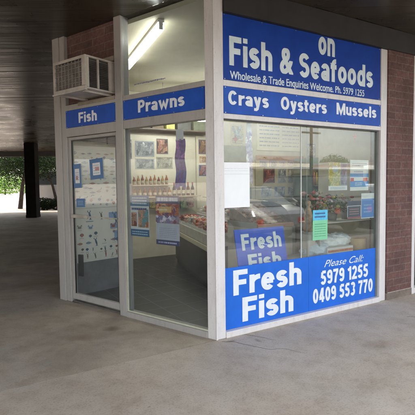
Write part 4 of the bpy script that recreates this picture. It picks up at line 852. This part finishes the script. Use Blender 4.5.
flowers(2.24, .42, 1.0, 'low greenish flower arrangement behind the dark card', [(.4, .15, .15), (.5, .45, .4), (.35, .1, .12)], 12, .11, .22)
fg = thing('statue', 'small pink and cream figurine standing at the left end of the window shelf', 'figurine', B, (1.50, .3, .90))
part('body', MB().lathe(1.50, .33, [(0, .9), (.055, .9), (.06, .93), (.04, 1.0), (.05, 1.08), (.035, 1.16), (.018, 1.19), (.032, 1.22), (.03, 1.25), (0, 1.275)], 16), M((.55, .36, .24), .5, .4, 14), fg)
part('stand', MB().box(1.44, 1.56, .27, .39, .587, .899), M((.5, .48, .44), .5, .1, 6), fg)
# fluorescent lamps on the shop ceiling
TUBE = mat_emit('lit_tube', (1.0, .98, .90), 5.5); TUBED = mat_emit('dim_lit_tube', (1.0, .98, .90), 2.0)
def lamp(x0, y0, x1, y1, label, zc=3.238, tm=None, g='fluorescent battens on the shop ceiling, some added unseen'):
    fr = Fr(x0, y0, x1 - x0, y1 - y0); L_ = math.hypot(x1 - x0, y1 - y0); t = thing('ceiling_lamp', label, 'lamp', fr, (L_ / 2, 0, zc), g)
    part('batten', MB().box(0, L_, -.035, .035, zc - .03, zc, .004), WHITE, t)
    part('diffuser', MB().tube((.02, 0, zc - .084), (L_ - .02, 0, zc - .084), .040 if tm else .052, n=20), tm or TUBE, t)
    part('end_cap', MB().box(.006, .0195, -.022, .022, zc - .105, zc - .031, .003), WHITE, t); part('end_cap', MB().box(L_ - .0195, L_ - .006, -.022, .022, zc - .105, zc - .031, .003), WHITE, t)
    if zc < 3.2: part('hanger', MB().tube((.2, 0, zc), (.2, 0, 3.24), .006).tube((L_ - .2, 0, zc), (L_ - .2, 0, 3.24), .006), STEEL, t)
lamp(-1.12, 6.28, -.47, 4.70, 'lit fluorescent tube just inside the high glass above Prawns', tm=TUBED)
lamp(-.95, 7.6, .1, 7.9, 'lit fluorescent tube hung low deep in the shop near the rear wall', 2.72)
lamp(.2, 6.9, 1.2, 7.3, 'added unseen fluorescent tube lifting the light over the long seafood counter')  # added out of sight, only to brighten the interior
lamp(1.2, 8.0, 2.2, 7.6, 'added unseen fluorescent tube filling light at the rear of the shop')  # another unseen tube, added so the rear of the shop stays bright
lamp(2.0, 6.6, 3.0, 7.2, 'lit fluorescent tube over the counter behind the street window')

# ================================================================== beyond the walkway (left background)
def tree(name, label, x, y, h, cr, ch, m_leaf, n=9, leaf=.12, per=420, group=None, base=-.13, lean=0.0, tr=.16, drop=0.0):
    t = thing(name, label, 'tree', WD, (x, y, base), group); tk = MB(); top = Vector((x + lean, y, base + h * .62))
    tk.tube((x, y, base), (x + lean * .35, y, base + h * .3), tr, tr * .78, 10); tk.tube((x + lean * .35, y, base + h * .3), top, tr * .78, tr * .45, 10); cw = MB()
    for i in range(n):
        a = 6.283 * i / n + random.uniform(-.3, .3); q = cr * random.uniform(.3, .85); c = Vector((top.x + q * math.cos(a), top.y + q * math.sin(a), base + h * .68 + ch * random.uniform(-.45, .5) - drop * random.random()))
        tk.tube(Vector((x + lean * .6, y, base + h * random.uniform(.35, .6))), c, tr * .3, tr * .06, 6); cw.leaves(c, cr * .5, per, leaf, (1, 1, .65))
    cw.leaves((top.x, top.y, base + h * .8), cr * .6, per, leaf, (1, 1, .6)); part('trunk', tk, BARK, t); part('crown', cw, m_leaf, t); return t
LD = mat_leaf('dark_leaves', (.014, .022, .011)); LG = mat_leaf('bright_leaves', (.11, .19, .045)); LM = mat_leaf('mid_leaves', (.06, .10, .035))
tg = 'trees beyond the walkway'
tree('shade_tree', 'dark overhanging tree just past the column left side', -12.3, 28.2, 5.2, 3.6, 1.6, LD, 12, .065, 1300, tg, lean=.6, drop=.6)
tree('shade_tree', 'dark tree with curved trunk beside the white van', -9.3, 26.8, 4.9, 2.8, 1.5, LD, 11, .065, 900, tg, lean=-.9, tr=.10, drop=.35)
tree('shade_tree', 'dark tree behind the entrance end post', -5.0, 28.0, 5.5, 3.0, 1.6, LD, 9, .07, 900, tg, drop=.8)
tree('shade_tree', 'dark tree at the far left edge of the walkway opening', -18.5, 30.0, 6.0, 3.8, 1.8, LD, 10, .12, 500, tg, drop=.9)
bt = MB(); bt.tube((-10.1, 25.6, -.13), (-10.1, 25.6, 1.65), .055, n=12); solo('white_post', bt, M((.7, .7, .68), .6, .1, 8), 'slim white post standing in the sun beside the dark column', 'post', WD, (-10.1, 25.6, -.13))
for X, lab, w_ in ((-9.55, 'dark clipped bush in front of the white van', .75), (-8.6, 'low dark bush right of the first behind the end post', .7)):
    b_ = thing('bush', lab, 'bush', WD, (X, 24.9, -.13), 'low bushes beyond the walkway'); part('foliage', MB().leaves((X, 24.9, .30), .56, 1500, .05, (1, .8, .72)), LD, b_); part('stem', MB().tube((X, 24.9, -.13), (X, 24.9, .4), .05), BARK, b_)
hx = [-46, -41, -36.5, -31, -26.5, -22, -17.5]
for i, X in enumerate(hx):
    h_ = random.uniform(2.6, 3.8); t = thing('hedge_shrub', f'bright green shrub in the sunny row past the car park, {["far left","second from left","third from left","fourth from left","fifth from left","sixth from left","at the right end"][i]}', 'shrub', WD, (X, 66, -.13), 'bright shrubs past the car park')
    part('foliage', MB().leaves((X, 66, h_ * .45), 3.0, 1600, .17, (1, .7, h_ * .18)), LG, t); part('stem', MB().tube((X, 66, -.13), (X, 66, 1.2), .12), BARK, t)
fw_ = solo('low_wall', MB().box(-60, -6, 74, 74.4, -.13, 1.1), M((.6, .57, .52), .8, .1, 1), 'pale low wall behind the bright shrubs', 'wall', WD, (-30, 74, -.13))
for i, (X, Y, h_) in enumerate(((-44, 84, 8), (-33, 86, 9.5), (-23, 83, 8.5), (-14, 86, 9))):
    tree('gum_tree', f'hazy green tree far behind the low wall, {["leftmost","second from left","third from left","rightmost"][i]}', X, Y, h_, 4.6, 2.4, LM, 9, .28, 300, 'far trees', tr=.3)

# vehicles -------------------------------------------------------------
def car(name, label, cat, fr, x, y, yaw, prof, roof, paint, L_=4.5, W_=1.78, z0=-.12, group=None, wr=.32, axles=(.19, .80)):
    """prof: body outline (u, z) along the length; roof: greenhouse outline"""
    ang = fr.rz + yaw; o = fr.w(x, y); f2 = Fr(o.x, o.y, math.cos(ang), math.sin(ang)); t = thing(name, label, cat, f2, (0, 0, z0), group)
    def shell(outline, w0, w1, zmid):
        mb = MB(); n = len(outline); rows = []
        for s_ in (-1, 1):
            for kk in (0, 1):
                rows.append([((u - .5) * L_ * (1 if kk == 0 else .985), s_ * ((w0 if z < zmid else w1) / 2 - (0.06 if kk == 0 else 0) * -(-1)) * (1.0 if kk else 1.0), z + z0) for u, z in outline])
        a = [(p[0], -abs(p[1]), p[2]) for p in rows[0]]; b = [(p[0], abs(p[1]), p[2]) for p in rows[0]]
        mb.add(a + b, [tuple(range(n)), tuple(range(n, 2 * n))[::-1]] + [(i, n + i, n + (i + 1) % n, (i + 1) % n) for i in range(n)]); return mb
    bo = part('body', shell(prof, W_ + .12, W_ + .12, .6), paint, t, bevel=.07)
    mb = MB(); n = len(roof); zt = max(z for u, z in roof); zb = min(z for u, z in roof); vv = []
    for s_ in (-1, 1):
        for u, z in roof: k = (z - zb) / (zt - zb); vv.append(((u - .5) * L_, s_ * (W_ / 2 - .04 - .16 * k), z + z0))
    mb.add(vv, [tuple(range(n)), tuple(range(n, 2 * n))[::-1]] + [(i, n + i, n + (i + 1) % n, (i + 1) % n) for i in range(n)])
    part('windows', mb, M((.10, .12, .135), .06, .1, 3), t, bevel=.04)
    rx = [u for u, z in roof if z > zt - .03]; part('roof', MB().box((min(rx) - .5) * L_ - .04, (max(rx) - .5) * L_ + .04, -W_ / 2 + .19, W_ / 2 - .19, zt + z0 - .015, zt + z0 + .035, .015), paint, t)
    pm = MB()
    for u in ([.5] if len(roof) < 6 else [.42, .64]):
        for s_ in (-1, 1): pm.add([((u - .5) * L_ - .04, s_ * (W_ / 2 - .03), zb + z0), ((u - .5) * L_ + .04, s_ * (W_ / 2 - .03), zb + z0), ((u - .5) * L_ + .04, s_ * (W_ / 2 - .19), zt + z0), ((u - .5) * L_ - .04, s_ * (W_ / 2 - .19), zt + z0)], [(0, 1, 2, 3)])
    part('door_pillars', pm, paint, t)
    for u in axles:
        for s_ in (-1, 1):
            X = (u - .5) * L_; w_ = part('wheel', MB().tube((X, s_ * (W_ / 2 - .14), z0 + wr), (X, s_ * (W_ / 2 + .075), z0 + wr), wr, n=24), RUBBER, t)
            part('rim', MB().tube((X, s_ * (W_ / 2 + .07), z0 + wr), (X, s_ * (W_ / 2 + .085), z0 + wr), wr * .6, n=18), STEEL, w_)
    for s_ in (-1, 1):
        zz = [z for u, z in prof if u < .02]; zc = (max(zz)) - .14
        part('headlight', MB().box(-L_ / 2 - .012, -L_ / 2 + .05, s_ * .62 - .14, s_ * .62 + .14, zc + z0 - .02, zc + z0 + .11, .01), M((.7, .72, .74), .1, .05, 8), t)
        part('tail_light', MB().box(L_ / 2 - .05, L_ / 2 + .012, s_ * .68 - .1, s_ * .68 + .1, zc + z0 - .02, zc + z0 + .13, .01), M((.35, .02, .02), .2, .05, 8), t)
    part('number_plate', MB().box(-L_ / 2 - .02, -L_ / 2 - .005, -.19, .19, .38 + z0, .49 + z0), M((.7, .7, .66), .5, .05, 8), t)
    return t
SED = [(0, .30), (0.0, .66), (.02, .74), (.27, .90), (.82, .95), (.98, .90), (1.0, .74), (1.0, .32), (.90, .24), (.10, .24)]
SEDR = [(.25, .90), (.38, 1.36), (.44, 1.42), (.68, 1.42), (.76, 1.37), (.90, .93)]
WAG = [(0, .36), (0.0, .82), (.02, .92), (.24, 1.08), (.97, 1.12), (1.0, 1.0), (1.0, .40), (.92, .32), (.08, .32)]
WAGR = [(.22, 1.08), (.32, 1.66), (.36, 1.74), (.90, 1.74), (.94, 1.70), (.98, 1.12)]
VANP = [(0, .42), (0.0, 1.2), (.05, 1.38), (.14, 1.52), (.98, 1.55), (1.0, 1.4), (1.0, .42), (.92, .36), (.08, .36)]
VANR = [(.12, 1.52), (.20, 2.25), (.24, 2.36), (.95, 2.36), (.98, 2.30), (.985, 1.55)]
CW = M((.72, .73, .73), .2, .03, 3); CS = M((.35, .36, .37), .22, .04, 3, 0, .6); CG = M((.10, .11, .12), .2, .04, 3, 0, .4); CB = M((.03, .07, .2), .2, .05, 3); CR = M((.25, .03, .03), .2, .05, 3)
car('parked_van', 'white van parked in the sun beyond the walkway behind the dark bush', 'van', WD, -8.4, 27.8, R(176), VANP, VANR, CW, 4.9, 1.85, wr=.35, z0=-.12)
vg = 'vehicles parked in the street behind the viewer'
for i, (X, kind, pt, lab) in enumerate(((5.2, 'S', CS, 'silver sedan parked nearest in the street facing the shops'), (7.95, 'W', CG, 'dark grey four wheel drive in the street row beside the silver sedan'), (10.6, 'S', CW, 'white sedan parked third along the street row'), (13.4, 'S', CB, 'navy sedan parked fourth along the street row'), (16.2, 'W', CW, 'white four wheel drive fifth along the street row'), (19.0, 'S', CR, 'dark red sedan at the end of the street row'))):
    car('parked_car', lab, 'car', B, X, -7.3, R(-90) if False else R(90), (SED if kind == 'S' else WAG), (SEDR if kind == 'S' else WAGR), pt, 4.6, 1.8, group=vg)

# ================================================================== across the street (seen in the window reflections)
def shop_row(x0, wd, h, c, label, aw):
    t = thing('shop_house', label, 'building', B, (x0 + wd / 2, -30, 0), 'shops across the street')
    part('wall', MB().box(x0, x0 + wd - .05, -38, -30, 0, h), M(c, .8, .1, 1, .1), t)
    part('roof', MB().xz([(x0 - .2, h + .002), (x0 + wd + .1, h + .002), (x0 + wd / 2, h + .55)], -38.2, -30.4), M((.2, .17, .16), .8, .2, 1), t)
    part('awning', MB().box(x0, x0 + wd - .1, -29.99, -27.6, 2.6, 2.78), M(aw, .6, .1, 2), t)
    part('window', MB().box(x0 + .6, x0 + wd * .55, -29.98, -29.9, .6, 2.5), M((.04, .05, .06), .1, .2, 1), t); part('door', MB().box(x0 + wd * .65, x0 + wd * .8, -29.98, -29.9, .05, 2.2), M((.15, .12, .1), .4, .2, 2), t)
cc = [((.6, .55, .45), (.3, .3, .3), 'cream shop with grey awning'), ((.35, .17, .12), (.5, .5, .48), 'brick shop with white awning'), ((.62, .62, .6), (.16, .19, .17), 'white shop with dark awning'), ((.5, .42, .3), (.26, .22, .2), 'tan shop with brown awning')]
for i in range(8):
    c, aw, nm = cc[i % 4]; shop_row(-10 + i * 8.2, 8.2, 2.95 + (i * 37 % 5) * .1, c, f'{nm} across the street, {["first","second","third","fourth","fifth","sixth","seventh","eighth"][i]} in the row', aw)
for i, X in enumerate((6, 14.5, 24, 33)):
    p = B.w(X * 1.5, -44); tree('street_tree', f'small tree behind the shops across the street, {["nearest","second","third","farthest"][i]} along', p.x, p.y, 5.0 + i % 2, 2.2, 1.3, LM, 7, .14, 220, 'street trees across the road', base=.02)
for i, X in enumerate((18.1, 31)):
    t = thing('power_pole', ['timber power pole on the far side of the street', 'timber power pole far down the street'][i], 'pole', B, (X, -17, .02), 'power poles'); part('pole', MB().tube((X, -17, .02), (X, -17, 4.9 + i), .12, .09, 12), BARK, t); part('crossarm', MB().box(X - .8, X + .8, -17.06, -16.94, 4.5 + i, 4.6 + i), BARK, t)
print('scene ok', len(bpy.data.objects))
